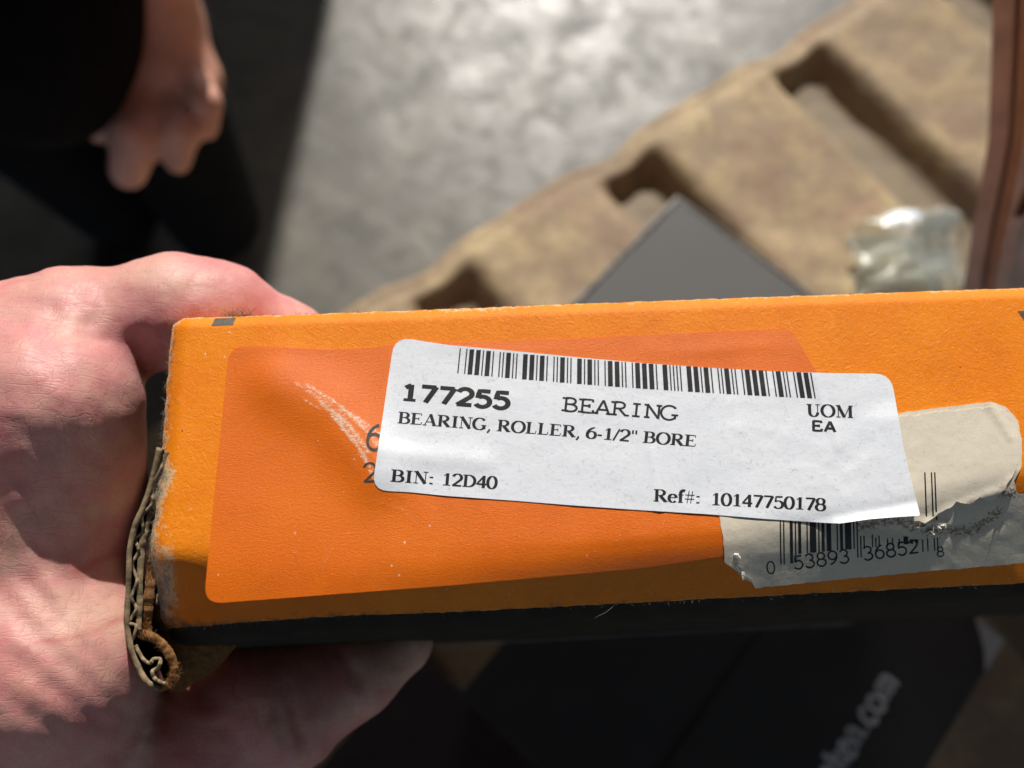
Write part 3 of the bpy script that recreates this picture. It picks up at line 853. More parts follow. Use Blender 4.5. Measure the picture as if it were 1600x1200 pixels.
wpoly = corner((616, 527), (583, 764), (800, 548), 26) + [(700, 539), (800, 548), (900, 558), (1000, 567), (1100, 574), (1200, 580), (1300, 583)] + corner((1392, 584), (1300, 583), (1412, 700), 26) + [(1412, 700), (1424, 750)] + corner((1438, 806), (1424, 750), (1400, 806), 4) + [(1400, 808), (1360, 811), (1312, 818), (1290, 817), (1200, 811), (1100, 803), (1000, 797), (900, 790), (800, 782), (700, 775), (640, 769)] + corner((581, 766), (640, 769), (616, 527), 26)
lab = sheet('stock_label', wpoly, w_lab, WHITELABEL, box, step=5,
            wearf=lambda x, y: .42 * np.exp(-(polydist(x, y, [(756, 733), (790, 727)]) / 3) ** 2) + .30 * np.exp(-(polydist(x, y, [(878, 640), (884, 690)]) / 2.5) ** 2))
C39 = {'0': 'bwbWBwBwb', '1': 'BwbWbwbwB', '2': 'bwBWbwbwB', '3': 'BwBWbwbwb', '4': 'bwbWBwbwB', '5': 'BwbWBwbwb', '6': 'bwBWBwbwb', '7': 'bwbWbwBwB', '8': 'BwbWbwBwb', '9': 'bwBWbwBwb', '*': 'bWbwBwBwb'}
pt = ''
for ch in '*10147750178*':
    for sym in C39[ch]: pt += {'b': '1', 'B': '111', 'w': '0', 'W': '000'}[sym]
    pt += '0'
pt = pt[:-1]
V, Fc = bars(pt, (718, 714, 544, 583), (1268, 1275, 582, 622), lambda f, i: 544 + 52 * f - 13.5 * f * f, lambda f, i: 583 + 53 * f - 13.5 * f * f)
print2d('barcode', V, Fc, w_lab, .05, INK, lab)
lets = [place_text('177255', 'sans', (629, 626), (797, 639), 26, .04),
        place_text('BEARING', 'slab', (877, 642), (1059, 657), 22, .02),
        place_text('BEARING, ROLLER, 6-1/2" BORE', 'serif', (621, 661), (1087, 698), 18, .03),
        place_text('BIN:', 'serif', (610, 752), (676, 757), 19, .02), place_text('12D40', 'serif', (692, 758), (777, 764), 19, .02),
        place_text('Ref#:', 'serif', (1021, 783), (1093, 787), 19, -.02), place_text('10147750178', 'serif', (1113, 789), (1291, 798), 19, -.02),
        place_text('UOM', 'serif', (1261, 650), (1333, 653), 19, -.08), place_text('EA', 'bold', (1269, 673), (1307, 675), 16, -.06)]
print2d('lettering', *merge(lets), w_lab, .05, INK, lab)

# grey registration marks printed on the top edge
def mark(poly):
    b = densify(poly, 6); V = np.array(b)
    ob = sheet('printed_mark', poly, lambda x, y: w_box(x, y) + .06, FADED_MARK, box, step=4, thick=.08)
FADED_MARK = plain('grey_print', (.10, .085, .07), .6, .4, .35, 900, .0)
mark([(336, 497.5), (369, 496.2), (364, 507.5), (330, 509)])
mark([(1590, 486), (1640, 483), (1640, 520), (1600, 500)])

# torn white flakes and lifted paper on the old label
fm = MB()
for (x, y, s) in ((1148, 882, 12), (1165, 900, 13), (1440, 822, 12), (1456, 830, 9), (1476, 818, 8), (1578, 765, 8), (1150, 868, 8), (1430, 826, 8), (1466, 826, 7)):
    for k in range(3):
        cx, cy = x + rng.uniform(-s, s) * .6, y + rng.uniform(-s, s) * .5
        an = rng.uniform(0, 6.28); ln = s * rng.uniform(.5, 1.1); wd = s * rng.uniform(.15, .4)
        q = []
        for (a, b, lift) in ((-1, -1, .0), (1, -1, .2), (1.2, .8, 1.2), (0, 1.1, 1.4), (-1, .9, .7)):
            X = cx + math.cos(an) * a * ln * .5 - math.sin(an) * b * wd * .5; Y = cy + math.sin(an) * a * ln * .5 + math.cos(an) * b * wd * .5
            q.append(S(X, Y, w_old(X, Y) + .1 + lift * rng.uniform(.3, .8)))
        fm.add(q, [(0, 1, 2), (0, 2, 3), (0, 3, 4)])
fk = fm.obj('paper_tears', WHITE_TORN, old); fk['kind'] = 'stuff'
# loose fibres along the worn edges
fb = MB()
def strand(p, d, L, curl, r=.00003):
    pts = [p]; d = d / np.linalg.norm(d)
    cv = rng.normal(0, 1, 3) * curl
    for k in range(4):
        d = d + cv * .25 + rng.normal(0, .12, 3); d /= np.linalg.norm(d); pts.append(pts[-1] + d * L / 4)
    fb.add(*tube(pts, [r, r, r * .9, r * .7, r * .4], 3, False))
nu, nv = len(ss), len(tt)
for k in range(300):
    i = int(rng.integers(0, 300)); strand(PF[-1, i] + NF * .0002, DN * rng.uniform(.2, 1) + RT * rng.normal(0, .9) + NF * rng.uniform(-.1, .6), rng.uniform(.0004, .0013), .9, .000022)
for k in range(230):
    i = int(rng.integers(0, 300)); strand(PF[0, i], -DN * rng.uniform(.1, .8) + RT * rng.normal(0, 1) + NF * rng.uniform(-.1, .4), rng.uniform(.0004, .0013), .7)
for k in range(420):
    j = int(rng.integers(0, nv)); strand(PF[j, int(rng.integers(0, 3))], -RT * rng.uniform(.1, 1) + DN * rng.normal(0, .8) + NF * rng.uniform(-.1, .5), rng.uniform(.0005, .0019), .7)
for k in range(60):
    i = int(rng.integers(22, 34)); strand(PF[0, i], -DN * rng.uniform(.3, 1) + RT * rng.normal(0, 1) + NF * rng.uniform(0, .5), rng.uniform(.001, .003), .9, .00005)
i0 = int(np.argmin(np.abs(px[-1] - 962))); strand(PF[-1, i0], DN * 1. - RT * .55 + NF * .4, .0062, .5, .00004)
fo = fb.obj('edge_fibres', FIBRE, box); fo['kind'] = 'stuff'

# ---- corrugated end flap seen edge-on on the left, its foot rolled up
def cpt(px_, py_, d): return at_depth(np.array(px_, float), np.array(py_, float), d)
def curve_pts(ctrl, n=60):
    c_ = np.array(ctrl, float); t = np.linspace(0, 1, len(c_)); out = []
    # Catmull-Rom
    m = len(c_)
    for k in range(n):
        u = k / (n - 1) * (m - 1); i = min(int(u), m - 2); f = u - i
        p0, p1, p2, p3 = c_[max(i - 1, 0)], c_[i], c_[i + 1], c_[min(i + 2, m - 1)]
        out.append(.5 * ((2 * p1) + (-p0 + p2) * f + (2 * p0 - 5 * p1 + 4 * p2 - p3) * f * f + (-p0 + 3 * p1 - 3 * p2 + p3) * f ** 3))
    return np.array(out)
def board_sheet(ctrl, thick, d0, d1, name, mat, n=70, jit=.8, seed=1):
    c_ = curve_pts(ctrl, n); t = np.gradient(c_, axis=0); t /= np.linalg.norm(t, axis=1)[:, None]
    nn = np.stack([-t[:, 1], t[:, 0]], 1)
    th = thick * (1 + .22 * fbm(np.arange(n) * .13, np.zeros(n), seed, 3))[:, None]
    c_ = c_ + nn * (jit * fbm(np.arange(n) * .17, np.zeros(n), seed + 5, 3))[:, None]
    a, b = c_ + nn * th / 2, c_ - nn * th / 2
    dj = d0 + .0008 * fbm(np.arange(n) * .15, np.zeros(n), seed + 9, 3)
    rows = [cpt(a[:, 0], a[:, 1], d1), cpt(a[:, 0], a[:, 1], dj), cpt(b[:, 0], b[:, 1], dj + .0002), cpt(b[:, 0], b[:, 1], d1)]
    # keep each row at a constant offset from the view axis so that the board is truly parallel-sided
    V = np.concatenate(rows); Fc = []
    for r_ in range(3):
        for i in range(n - 1):
            Fc.append((r_ * n + i, r_ * n + i + 1, (r_ + 1) * n + i + 1, (r_ + 1) * n + i))
    Fc.append((0, n, 2 * n, 3 * n)); Fc.append((n - 1, 4 * n - 1, 3 * n - 1, 2 * n - 1))
    return mesh_obj(name, V, Fc, mat, flap)
flap = empty('end_flap', cpt(220, 950, .168)); flap.parent = box; flap.location = Vector(flap.location) - Vector(box.location)
board = board_sheet
D0, D1 = .1600, .192
outer = [(250, 700), (232, 770), (212, 820), (203, 860), (200, 920), (198, 970), (204, 1010), (216, 1042), (232, 1066), (248, 1076)]
inner = [(262, 705), (246, 775), (228, 825), (221, 865), (219, 920), (217, 960), (216, 985)]
board(outer, 9, D0, D1, 'outer_liner', KRAFT_EDGE, seed=2)
board(inner, 9.5, D0 + .001, D1, 'inner_liner', KRAFT_EDGE, seed=3, jit=1.2)
fx = []
for k in range(15):
    f = k / 14; a = curve_pts(outer[:7], 60)[int(f * 59)]; b = curve_pts(inner, 60)[int(f * 59)]
    m_ = (a + b) / 2; d = (b - a); fx.append(m_ + d * (.22 if k % 2 else -.22) + rng.normal(0, .8, 2))
board(fx, 5.0, D0 + .0006, D1, 'flute', KRAFT_EDGE, n=130, seed=4, jit=.5)
board([(236, 800), (240, 850), (236, 900), (232, 950), (229, 992)], 16, D0 + .002, D1, 'brown_liner', KRAFT_RUST, seed=6, jit=2)
board([(222, 992), (240, 996), (258, 1012), (270, 1034), (272, 1054), (262, 1068), (246, 1075)], 15, D0 + .0008, D1, 'rolled_liner', KRAFT_RUST, seed=7, jit=1.5)
board([(212, 1008), (224, 1030), (234, 1036), (240, 1030), (250, 1030), (248, 1042), (238, 1050), (244, 1062), (258, 1068)], 6.0, D0, D1, 'crushed_flute', KRAFT_EDGE, seed=8, jit=.8)
board([(250, 903), (240, 912), (236, 925), (240, 938), (247, 930), (244, 944)], 5.5, D0 + .003, D1, 'crushed_flute', KRAFT_EDGE, seed=9, jit=.8)
# brown inner flap behind the roll, running back under the carton
ip = curve_pts([(232, 870), (262, 940), (300, 972), (350, 980), (378, 992), (345, 1038), (306, 1066), (280, 1080), (258, 1068), (238, 1000), (226, 930)], 60)
ia_, ib_ = cpt(ip[:, 0], ip[:, 1], np.full(60, .1765)), cpt(ip[:, 0], ip[:, 1], np.full(60, .1782))
mesh_obj('inner_flap', np.concatenate([ia_, ib_]), [tuple(range(60))[::-1], tuple(range(60, 120))] + [(i, (i + 1) % 60, 60 + (i + 1) % 60, 60 + i) for i in range(60)], KRAFT_RUST, flap, smooth=False)
# fuzzy fibres on the rolled liner
fz = MB(); fb = fz
for k in range(420):
    u = rng.uniform(0, 1); q = curve_pts([(222, 990), (240, 996), (258, 1012), (271, 1034), (273, 1054), (262, 1068)], 80)[int(u * 79)] + rng.normal(0, 3.4, 2)
    strand(cpt(q[0], q[1], D0 + .0008), rng.normal(0, 1, 3) + NF * .3, rng.uniform(.0005, .0014), .9, .00004)
for k in range(260):
    u = rng.uniform(0, 1); q = curve_pts([(237, 800), (240, 850), (236, 900), (232, 950), (229, 992)], 80)[int(u * 79)] + rng.normal(0, 3, 2)
    strand(cpt(q[0], q[1], D0 + .002), rng.normal(0, 1, 3) + NF * .3, rng.uniform(.0005, .0013), .9, .00004)
fzo = fz.obj('flap_fibres', KRAFT_RUST, flap); fzo['kind'] = 'stuff'

# ------------------------------------------------------------------ smooth bodies from distance fields
def seg_sd(Pt, a, b, ra, rb):
    a = np.asarray(a, np.float32); b = np.asarray(b, np.float32)
    ba = b - a; L = float(ba @ ba) + 1e-12
    t = np.clip(((Pt - a) @ ba) / L, 0, 1)
    q = Pt - a - t[:, None] * ba
    return np.sqrt((q * q).sum(1)) - (ra + (rb - ra) * t)
def smin(a, b, k):
    h = np.clip(.5 + .5 * (b - a) / k, 0, 1)
    return b + (a - b) * h - k * h * (1 - h)
def field(prims):
    def f(Pt):
        d = None
        for (a, ra, b, rb, k) in prims:
            s_ = seg_sd(Pt, a, b, ra, rb)
            d = s_ if d is None else smin(d, s_, k)
        return d
    return f
def surface(fn, lo, hi, h):
    """naive surface nets on a sparse grid"""
    lo = np.array(lo, float); hi = np.array(hi, float)
    n = np.ceil((hi - lo) / h).astype(int) + 1
    c = 4; nc = (n + c - 1) // c + 1
    cc = np.stack(np.meshgrid(*[np.arange(m) for m in nc], indexing='ij'), -1).reshape(-1, 3)
    dc = fn((lo + cc * h * c).astype(np.float32)).reshape(nc)
    near = np.abs(dc) < h * c * 2.2
    full = np.repeat(np.repeat(np.repeat(near, c, 0), c, 1), c, 2)
    sh = c // 2
    D = np.repeat(np.repeat(np.repeat(dc, c, 0), c, 1), c, 2).astype(np.float32)
    D = D[sh:sh + n[0], sh:sh + n[1], sh:sh + n[2]].copy(); full = full[sh:sh + n[0], sh:sh + n[1], sh:sh + n[2]]
    n = np.array(D.shape)
    idx = np.argwhere(full)
    D[full] = fn((lo + idx * h).astype(np.float32))
    s = D < 0
    cnt = np.zeros(n - 1, np.int8)
    for dx in (0, 1):
        for dy in (0, 1):
            for dz in (0, 1):
                cnt += s[dx:n[0] - 1 + dx, dy:n[1] - 1 + dy, dz:n[2] - 1 + dz]
    act = (cnt > 0) & (cnt < 8)
    cells = np.argwhere(act); vid = np.full(n - 1, -1, np.int64); vid[act] = np.arange(len(cells))
    acc = np.zeros((len(cells), 3)); num = np.zeros(len(cells))
    offs = [(dx, dy, dz) for dx in (0, 1) for dy in (0, 1) for dz in (0, 1)]
    for o in offs:
        for ax in range(3):
            if o[ax]: continue
            q = list(o); q[ax] = 1
            i0 = cells + np.array(o); i1 = cells + np.array(q)
            a = D[i0[:, 0], i0[:, 1], i0[:, 2]]; b = D[i1[:, 0], i1[:, 1], i1[:, 2]]
            m = (a < 0) != (b < 0)
            t = np.where(m, a / np.where(m, a - b, 1), 0)
            p = np.tile(np.array(o, float), (len(cells), 1)); p[:, ax] = t
            acc[m] += p[m]; num[m] += 1
    V = lo + (cells + acc / np.maximum(num, 1)[:, None]) * h
    Fs = []
    for ax in range(3):
        sl0 = [slice(None)] * 3; sl1 = [slice(None)] * 3
        sl0[ax] = slice(0, n[ax] - 1); sl1[ax] = slice(1, n[ax])
        ch = s[tuple(sl0)] != s[tuple(sl1)]
        e = np.argwhere(ch)
        u, v = [(1, 2), (2, 0), (0, 1)][ax]
        e = e[(e[:, u] > 0) & (e[:, v] > 0) & (e[:, u] < n[u] - 1) & (e[:, v] < n[v] - 1)]
        inside_first = s[e[:, 0], e[:, 1], e[:, 2]]
        def cell(du, dv_):
            q = e.copy(); q[:, u] += du; q[:, v] += dv_; return vid[q[:, 0], q[:, 1], q[:, 2]]
        quad = np.stack([cell(-1, -1), cell(0, -1), cell(0, 0), cell(-1, 0)], 1)
        quad[~inside_first] = quad[~inside_first][:, ::-1]
        Fs.append(quad)
    return V, np.concatenate(Fs)
def smooth_mesh(V, Q, it=3, lam=.5):
    for _ in range(it):
        acc = np.zeros_like(V); cnt = np.zeros(len(V))
        for i in range(4):
            a, b = Q[:, i], Q[:, (i + 1) % 4]
            np.add.at(acc, a, V[b]); np.add.at(acc, b, V[a]); np.add.at(cnt, a, 1); np.add.at(cnt, b, 1)
        V = V + lam * (acc / np.maximum(cnt, 1)[:, None] - V)
    return V
def quad_obj(name, V, Q, mat, parent=None):
    if parent is not None: V = V - wloc(parent)
    me = bpy.data.meshes.new(name)
    me.vertices.add(len(V)); me.vertices.foreach_set('co', V.astype(np.float32).ravel())
    me.loops.add(Q.size); me.loops.foreach_set('vertex_index', Q.astype(np.int32).ravel())
    me.polygons.add(len(Q)); me.polygons.foreach_set('loop_start', np.arange(0, Q.size, 4, dtype=np.int32))
    me.polygons.foreach_set('use_smooth', np.ones(len(Q), bool)); me.materials.append(mat); me.update(); me.validate()
    return link(bpy.data.objects.new(name, me), parent)

# ------------------------------------------------------------------ the near hand (camera axes, metres: right, up, depth)
def K(px_, py_, d): return np.array([(px_ - 800) / F * d, (600 - py_) / F * d, d]) / 1000.0
def cp(a, ra, b, rb, k=5): return (K(*a), ra / 1000, K(*b), rb / 1000, k / 1000)
HAND = [
    cp((-160, 800, 198), 30, (-130, 1020, 190), 33, 8),                 # heel and hollow of the palm
    cp((88, 632, 175), 18.5, (80, 800, 184.5), 20.5, 7),                  # ball of the thumb
    cp((70, 810, 188), 20, (62, 890, 187.5), 19, 9),
    cp((-110, 640, 186), 24, (30, 560, 184), 17, 10),
    cp((35, 560, 184), 17, (120, 520, 186), 14.5, 8),                   # thumb knuckle
    cp((120, 520, 187), 14.0, (275, 486, 190), 13.2, 6),                # thumb, first joint
    cp((275, 486, 190), 13.0, (345, 490, 193), 12.4, 5),
    cp((345, 490, 193), 12.2, (445, 538, 200), 10.6, 4),                # thumb tip over the top of the box
    cp((445, 538, 200), 10.6, (500, 572, 206), 9.0, 4),
    cp((62, 890, 187), 19, (82, 1035, 178), 20, 9),                   # outer palm
    cp((82, 1035, 178), 20, (122, 1125, 189), 19.5, 8),
    cp((-90, 1060, 192), 30, (40, 1230, 204), 26, 10),
    cp((-160, 900, 196), 30, (60, 900, 190), 19, 10),
    # index finger
    cp((120, 1190, 208), 18.5, (315, 1215, 200), 16.5, 7),
    cp((315, 1215, 200), 16.5, (450, 1118, 198), 13.6, 4),
    cp((450, 1118, 196), 13.4, (560, 1042, 203), 11.6, 3),
    cp((560, 1042, 203), 11.6, (628, 1003, 208), 8.6, 3),
    cp((330, 1150, 197), 16, (425, 1078, 197), 13.5, 6), cp((425, 1078, 197), 13.5, (520, 1035, 203), 11, 5),
    # middle, ring and little finger further under the box
    cp((150, 1170, 205), 17, (330, 1130, 222), 14, 5), cp((330, 1130, 222), 13.5, (480, 1056, 230), 12, 3), cp((480, 1056, 230), 12, (560, 1030, 236), 9.5, 3),
    cp((120, 1120, 222), 16, (300, 1085, 246), 13, 5), cp((300, 1085, 246), 13, (430, 1040, 256), 11.5, 3), cp((430, 1040, 256), 11.5, (515, 1020, 262), 9, 3),
    cp((90, 1060, 238), 15, (260, 1050, 266), 11.5, 5), cp((260, 1050, 266), 11.5, (370, 1010, 276), 10, 3), cp((370, 1010, 276), 10, (440, 1000, 282), 8, 3),
    cp((-60, 800, 215), 26, (40, 1080, 225), 24, 8),                    # back of the hand
    # wrist and forearm towards the photographer
    (K(-150, 980, 190), .032, np.array([-.165, -.105, .130]), .030, .012),
    (np.array([-.165, -.105, .130]), .030, np.array([-.200, -.175, .045]), .036, .01),
]
CREASES = [  # polyline in view pixels, half width px, depth mm
    ([(30, 545), (100, 528), (175, 532), (215, 560), (236, 620)], 8, .9),
    ([(236, 525), (215, 540), (180, 536)], 10, 1.2),
    ([(150, 440), (160, 470), (150, 500)], 8, .55), ([(60, 470), (95, 500), (120, 520)], 8, .5), ([(110, 450), (140, 480)], 6, .4),
    ([(20, 510), (90, 505), (160, 512)], 7, .5),
    ([(-10, 640), (60, 700), (120, 770), (175, 850)], 9, .6), ([(40, 620), (110, 680), (205, 760)], 6, .35), ([(-10, 720), (70, 790), (130, 860)], 8, .5),
    ([(-30, 770), (60, 860), (130, 945), (200, 1030)], 11, 1.1), ([(-30, 830), (50, 920), (120, 1000), (190, 1075)], 11, 1.3), ([(-30, 900), (50, 985), (130, 1060), (200, 1120)], 12, 1.4),
    ([(-30, 985), (60, 1060), (140, 1120), (190, 1150)], 12, 1.4), ([(-30, 1060), (60, 1125), (150, 1180)], 13, 1.5), ([(60, 800), (120, 870), (175, 935), (215, 990)], 8, .8),
    ([(20, 800), (90, 885), (150, 960)], 6, .5), ([(0, 880), (70, 955), (120, 1010)], 6, .5),
    ([(60, 1003), (100, 1000), (150, 985), (200, 962)], 6, .7),
    ([(120, 895), (150, 878), (185, 862)], 7, .7), ([(195, 845), (160, 870), (150, 890)], 5, .5),
    ([(215, 890), (160, 900), (120, 925)], 6, .3),
    ([(345, 455), (352, 490), (345, 520)], 10, .7), ([(330, 450), (338, 490)], 6, .35),
    ([(440, 1060), (462, 1120), (478, 1185)], 9, 2.2), ([(422, 1075), (440, 1130), (448, 1185)], 7, 1.4), ([(400, 1090), (412, 1150)], 7, .9), ([(520, 1000), (545, 1040), (562, 1075)], 9, 1.6), ([(508, 1015), (530, 1060)], 7, .8), ([(340, 1110), (380, 1180)], 10, .9),
    ([(120, 620), (170, 660), (215, 690)], 5, .3), ([(40, 600), (110, 640)], 5, .3), ([(140, 600), (190, 630), (220, 640)], 5, .3),
]
hf0 = field(HAND)
def hand_f(Pt):
    d = hf0(Pt)
    m = np.abs(d) < .004
    if m.any():
        Q = Pt[m]; u = 800 + Q[:, 0] / np.maximum(Q[:, 2], .02) * F; v = 600 - Q[:, 1] / np.maximum(Q[:, 2], .02) * F
        add = np.zeros(len(Q))
        for pl, wd, dp in CREASES:
            dd, tp = polytaper(u, v, pl); add = np.maximum(add, dp * tp * .42e-3 * np.exp(-(dd / (wd * 1.15)) ** 2))
        add += .00035 * fbm(u / 28., v / 28., 5, 3) + .0005 * fbm(u / 80., v / 70., 8, 2)
        dm = d[m] + add * np.where(Q[:, 2] < .215, 1, 0); d = d.copy(); d[m] = dm
    return d
hv, hq = surface(hand_f, (-.245, -.215, .02), (-.008, .045, .30), .00085)
hv = smooth_mesh(hv, hq, 2, .4)
hu = 800 + hv[:, 0] / hv[:, 2] * F; hvv = 600 - hv[:, 1] / hv[:, 2] * F
red = np.zeros(len(hv)); 
for pl, wd, s_ in (([(60, 1003), (100, 1000), (150, 985), (200, 962)], 5, .75), ([(120, 895), (150, 878), (185, 862)], 8, .7), ([(195, 845), (160, 870)], 7, .45), ([(150, 430), (150, 480)], 26, .28), ([(10, 470), (60, 480)], 40, .30), ([(20, 1050), (120, 1150)], 50, .22), ([(330, 420), (420, 470)], 26, .22)):
    red = np.maximum(red, s_ * np.exp(-(polydist(hu, hvv, pl) / wd) ** 2))
red = np.maximum(red, .28 * np.clip((hvv - 1000) / 200, 0, 1) * (hu > 240))
pale = .45 * np.exp(-(((hu - 130) / 90) ** 2 + ((hvv - 960) / 60) ** 2)) + .35 * np.exp(-(((hu - 250) / 50) ** 2 + ((hvv - 430) / 30) ** 2)) + .45 * ((hu > 545) & (hvv < 1075)) * np.clip((hu - 545) / 12, 0, 1)
WH = C0 + hv[:, :1] * RT + hv[:, 1:2] * UP + hv[:, 2:3] * FW
hloc = C0 + (-.165) * RT + (-.105) * UP + .130 * FW
me_par = empty('person', hloc)
tag(me_par, 'bare pinkish hand of the photographer gripping the end of the orange box', 'person')
hand = quad_obj('hand', WH, hq, SKIN, me_par)
attr(hand, 'red', np.clip(red, 0, 1)); attr(hand, 'pale', np.clip(pale, 0, 1))
# black cuff round the forearm, just out of the picture
cuff = []
for (f, r_) in ((0.35, .040), (.5, .043), (1.0, .047), (2.6, .056)):
    cuff.append((np.array([-.165, -.105, .130]) + f * (np.array([-.200, -.175, .045]) - np.array([-.165, -.105, .130])), r_))
V, Fc = tube([C0 + q[0] * RT + q[1] * UP + q[2] * FW for q, _ in cuff], [r_ for _, r_ in cuff], 24, False)
cf = mesh_obj('sleeve', V, Fc, BLACKCLOTH, me_par)
sm = cf.modifiers.new('thick', 'SOLIDIFY'); sm.thickness = .002

# ------------------------------------------------------------------ the other person, standing in the shade on the left
def W_(px_, py_, d): return at_depth(np.array(float(px_)), np.array(float(py_)), d)
HD = .56
def pc_(a, ra, b, rb, k=.01): return (np.asarray(a, float), ra, np.asarray(b, float), rb, k)
wr = W_(258, 40, HD - .01); kn = W_(262, 150, HD + .01)
elbow = np.array([wr[0] + .015, .54, wr[2] + .27]); shoulder = np.array([wr[0] + .02, .63, 1.43])
cxp = shoulder[0] - .20; cyp = shoulder[1] + .02
sh2 = np.array([cxp - .20, cyp, 1.43]); el2 = sh2 + np.array([-.07, .01, -.30]); wr2 = el2 + np.array([.02, -.05, -.25])
hipR = np.array([-.41, cyp, .90]); hipL = np.array([-.60, cyp, .90])
knR = np.array([-.415, cyp - .02, .50]); anR = np.array([-.475, cyp + .02, .09])
knL = np.array([-.62, cyp - .01, .50]); anL = np.array([-.64, cyp + .05, .09])
head = np.array([cxp, cyp - .03, 1.63])
BODY = [
    pc_(shoulder, .052, elbow, .040, .02), pc_(elbow, .040, wr, .026, .01),
    pc_(wr, .026, W_(262, 110, HD), .032, .012), pc_(W_(235, 150, HD), .022, W_(300, 125, HD + .01), .022, .012),
    # fingers: thumb, index, middle, ring, little
    pc_(W_(215, 150, HD - .01), .016, W_(185, 198, HD - .02), .0125, .006), pc_(W_(185, 198, HD - .02), .012, W_(152, 206, HD - .02), .009, .003),
    pc_(W_(222, 165, HD - .01), .018, W_(212, 215, HD - .025), .0165, .006), pc_(W_(212, 215, HD - .025), .0165, W_(200, 268, HD - .015), .0135, .003),
    pc_(W_(262, 160, HD), .016, W_(283, 205, HD - .02), .0125, .004), pc_(W_(283, 205, HD - .02), .0125, W_(277, 252, HD - .01), .0105, .003),
    pc_(W_(295, 130, HD), .0165, W_(322, 160, HD - .02), .0115, .004), pc_(W_(322, 160, HD - .02), .0115, W_(322, 200, HD - .008), .0095, .003),
    pc_(W_(285, 130, HD + .02), .013, W_(318, 175, HD + .025), .010, .004), pc_(W_(318, 175, HD + .025), .010, W_(312, 205, HD + .03), .008, .003),
    # trunk, neck, head, other arm
    pc_((cxp, cyp, 1.0), .13, (cxp, cyp, 1.25), .14, .06), pc_(shoulder + np.array([-.03, 0, 0]), .055, sh2 + np.array([.03, 0, 0]), .055, .06),
    pc_((cxp, cyp, 1.40), .058, (cxp, cyp - .01, 1.55), .052, .04), pc_(head + np.array([0, .015, .03]), .082, head + np.array([0, -.03, -.05]), .058, .03),
    pc_(head + np.array([0, -.085, .01]), .010, head + np.array([0, -.098, -.015]), .013, .012),                        # nose
    pc_(head + np.array([-.022, -.078, -.05]), .007, head + np.array([.022, -.078, -.05]), .007, .008),               # mouth
    pc_(head + np.array([.082, .01, -.01]), .010, head + np.array([.083, .012, .02]), .012, .006), pc_(head + np.array([-.082, .01, -.01]), .010, head + np.array([-.083, .012, .02]), .012, .006),
    pc_(sh2, .052, el2, .040, .02), pc_(el2, .040, wr2, .026, .01), pc_(wr2, .026, wr2 + np.array([0, -.01, -.09]), .034, .01),
]
for k, dx in enumerate((-.026, -.009, .009, .026)):
    q = wr2 + np.array([dx, -.012, -.10]); L_ = (.065, .075, .07, .055)[k]
    BODY += [pc_(q, .0105, q + np.array([0, -.012, -L_ * .55]), .0095, .003), pc_(q + np.array([0, -.012, -L_ * .55]), .0095, q + np.array([.006, -.004, -L_]), .008, .003)]
BODY += [pc_(wr2 + np.array([.026, -.01, -.03]), .013, wr2 + np.array([.055, -.03, -.085]), .010, .006)]
# legs of the body (inside the trousers)
for h_, k_, a_ in ((hipR, knR, anR), (hipL, knL, anL)):
    BODY += [pc_(h_, .085, k_, .055, .03), pc_(k_, .055, a_, .036, .02)]
bv, bq = surface(field(BODY), (-.95, cyp - .36, .02), (cxp + .42, cyp + .30, 1.78), .0048)
bv = smooth_mesh(bv, bq, 2, .5)
per = empty('person', (cxp, cyp, 0))
tag(per, 'person in black clothes standing in shade at left with one bare hand hanging down', 'person')
SKIN2 = plain('far_skin', (.66, .34, .255), .55, .4, .15, 60, .001)  # even skin colour of the far person
body = quad_obj('body', bv, bq, SKIN2, per)
JACK = [pc_((cxp, cyp, .98), .165, (cxp, cyp, 1.28), .17, .05), pc_(shoulder + np.array([-.03, 0, 0]), .085, sh2 + np.array([.03, 0, 0]), .085, .06),
        pc_(shoulder, .075, elbow, .058, .03), pc_(elbow, .056, elbow + (wr - elbow) * .72, .044, .02),
        pc_(sh2, .075, el2, .058, .03), pc_(el2, .056, el2 + (wr2 - el2) * .8, .042, .02),
        # loose hem hanging forward over the wrist
        pc_(W_(-10, -60, .52), .072, W_(50, 50, .50), .058, .04), pc_(W_(50, 20, .50), .056, W_(45, 112, .50), .044, .04), pc_((cxp, cyp - .05, 1.0), .13, W_(-20, -60, .54), .075, .06)]
jv, jq = surface(field(JACK), (-.95, cyp - .40, .5), (cxp + .42, cyp + .30, 1.62), .008)
jk = quad_obj('jacket', smooth_mesh(jv, jq, 2), jq, BLACKCLOTH, per)
TR = [pc_(hipR + np.array([0, 0, .06]), .13, hipL + np.array([0, 0, .06]), .13, .05)]
for h_, k_, a_ in ((hipR, knR, anR), (hipL, knL, anL)):
    TR += [pc_(h_, .112, k_, .085, .05), pc_(k_, .085, a_, .072, .03)]
tv, tq = surface(field(TR), (-.90, cyp - .30, .0), (-.16, cyp + .40, 1.16), .008)
quad_obj('trousers', smooth_mesh(tv, tq, 2), tq, BLACKCLOTH2, per)
for a_ in (anR, anL):
    sv, sq = surface(field([pc_((a_[0], a_[1] + .05, .045), .042, (a_[0], a_[1] - .13, .040), .038, .02), pc_((a_[0], a_[1], .1), .045, (a_[0], a_[1], .05), .045, .02)]), a_ - np.array([.08, .22, .09]), a_ + np.array([.08, .14, .08]), .005)
    quad_obj('shoe', smooth_mesh(sv, sq, 2), sq, SHOE, per)
hv2, hq2 = surface(field([pc_(head + np.array([0, .03, .045]), .086, head + np.array([0, .03, -.02]), .082, .03)]), head - .14, head + .15, .006)
quad_obj('hair', smooth_mesh(hv2, hq2, 2), hq2, HAIR, per)

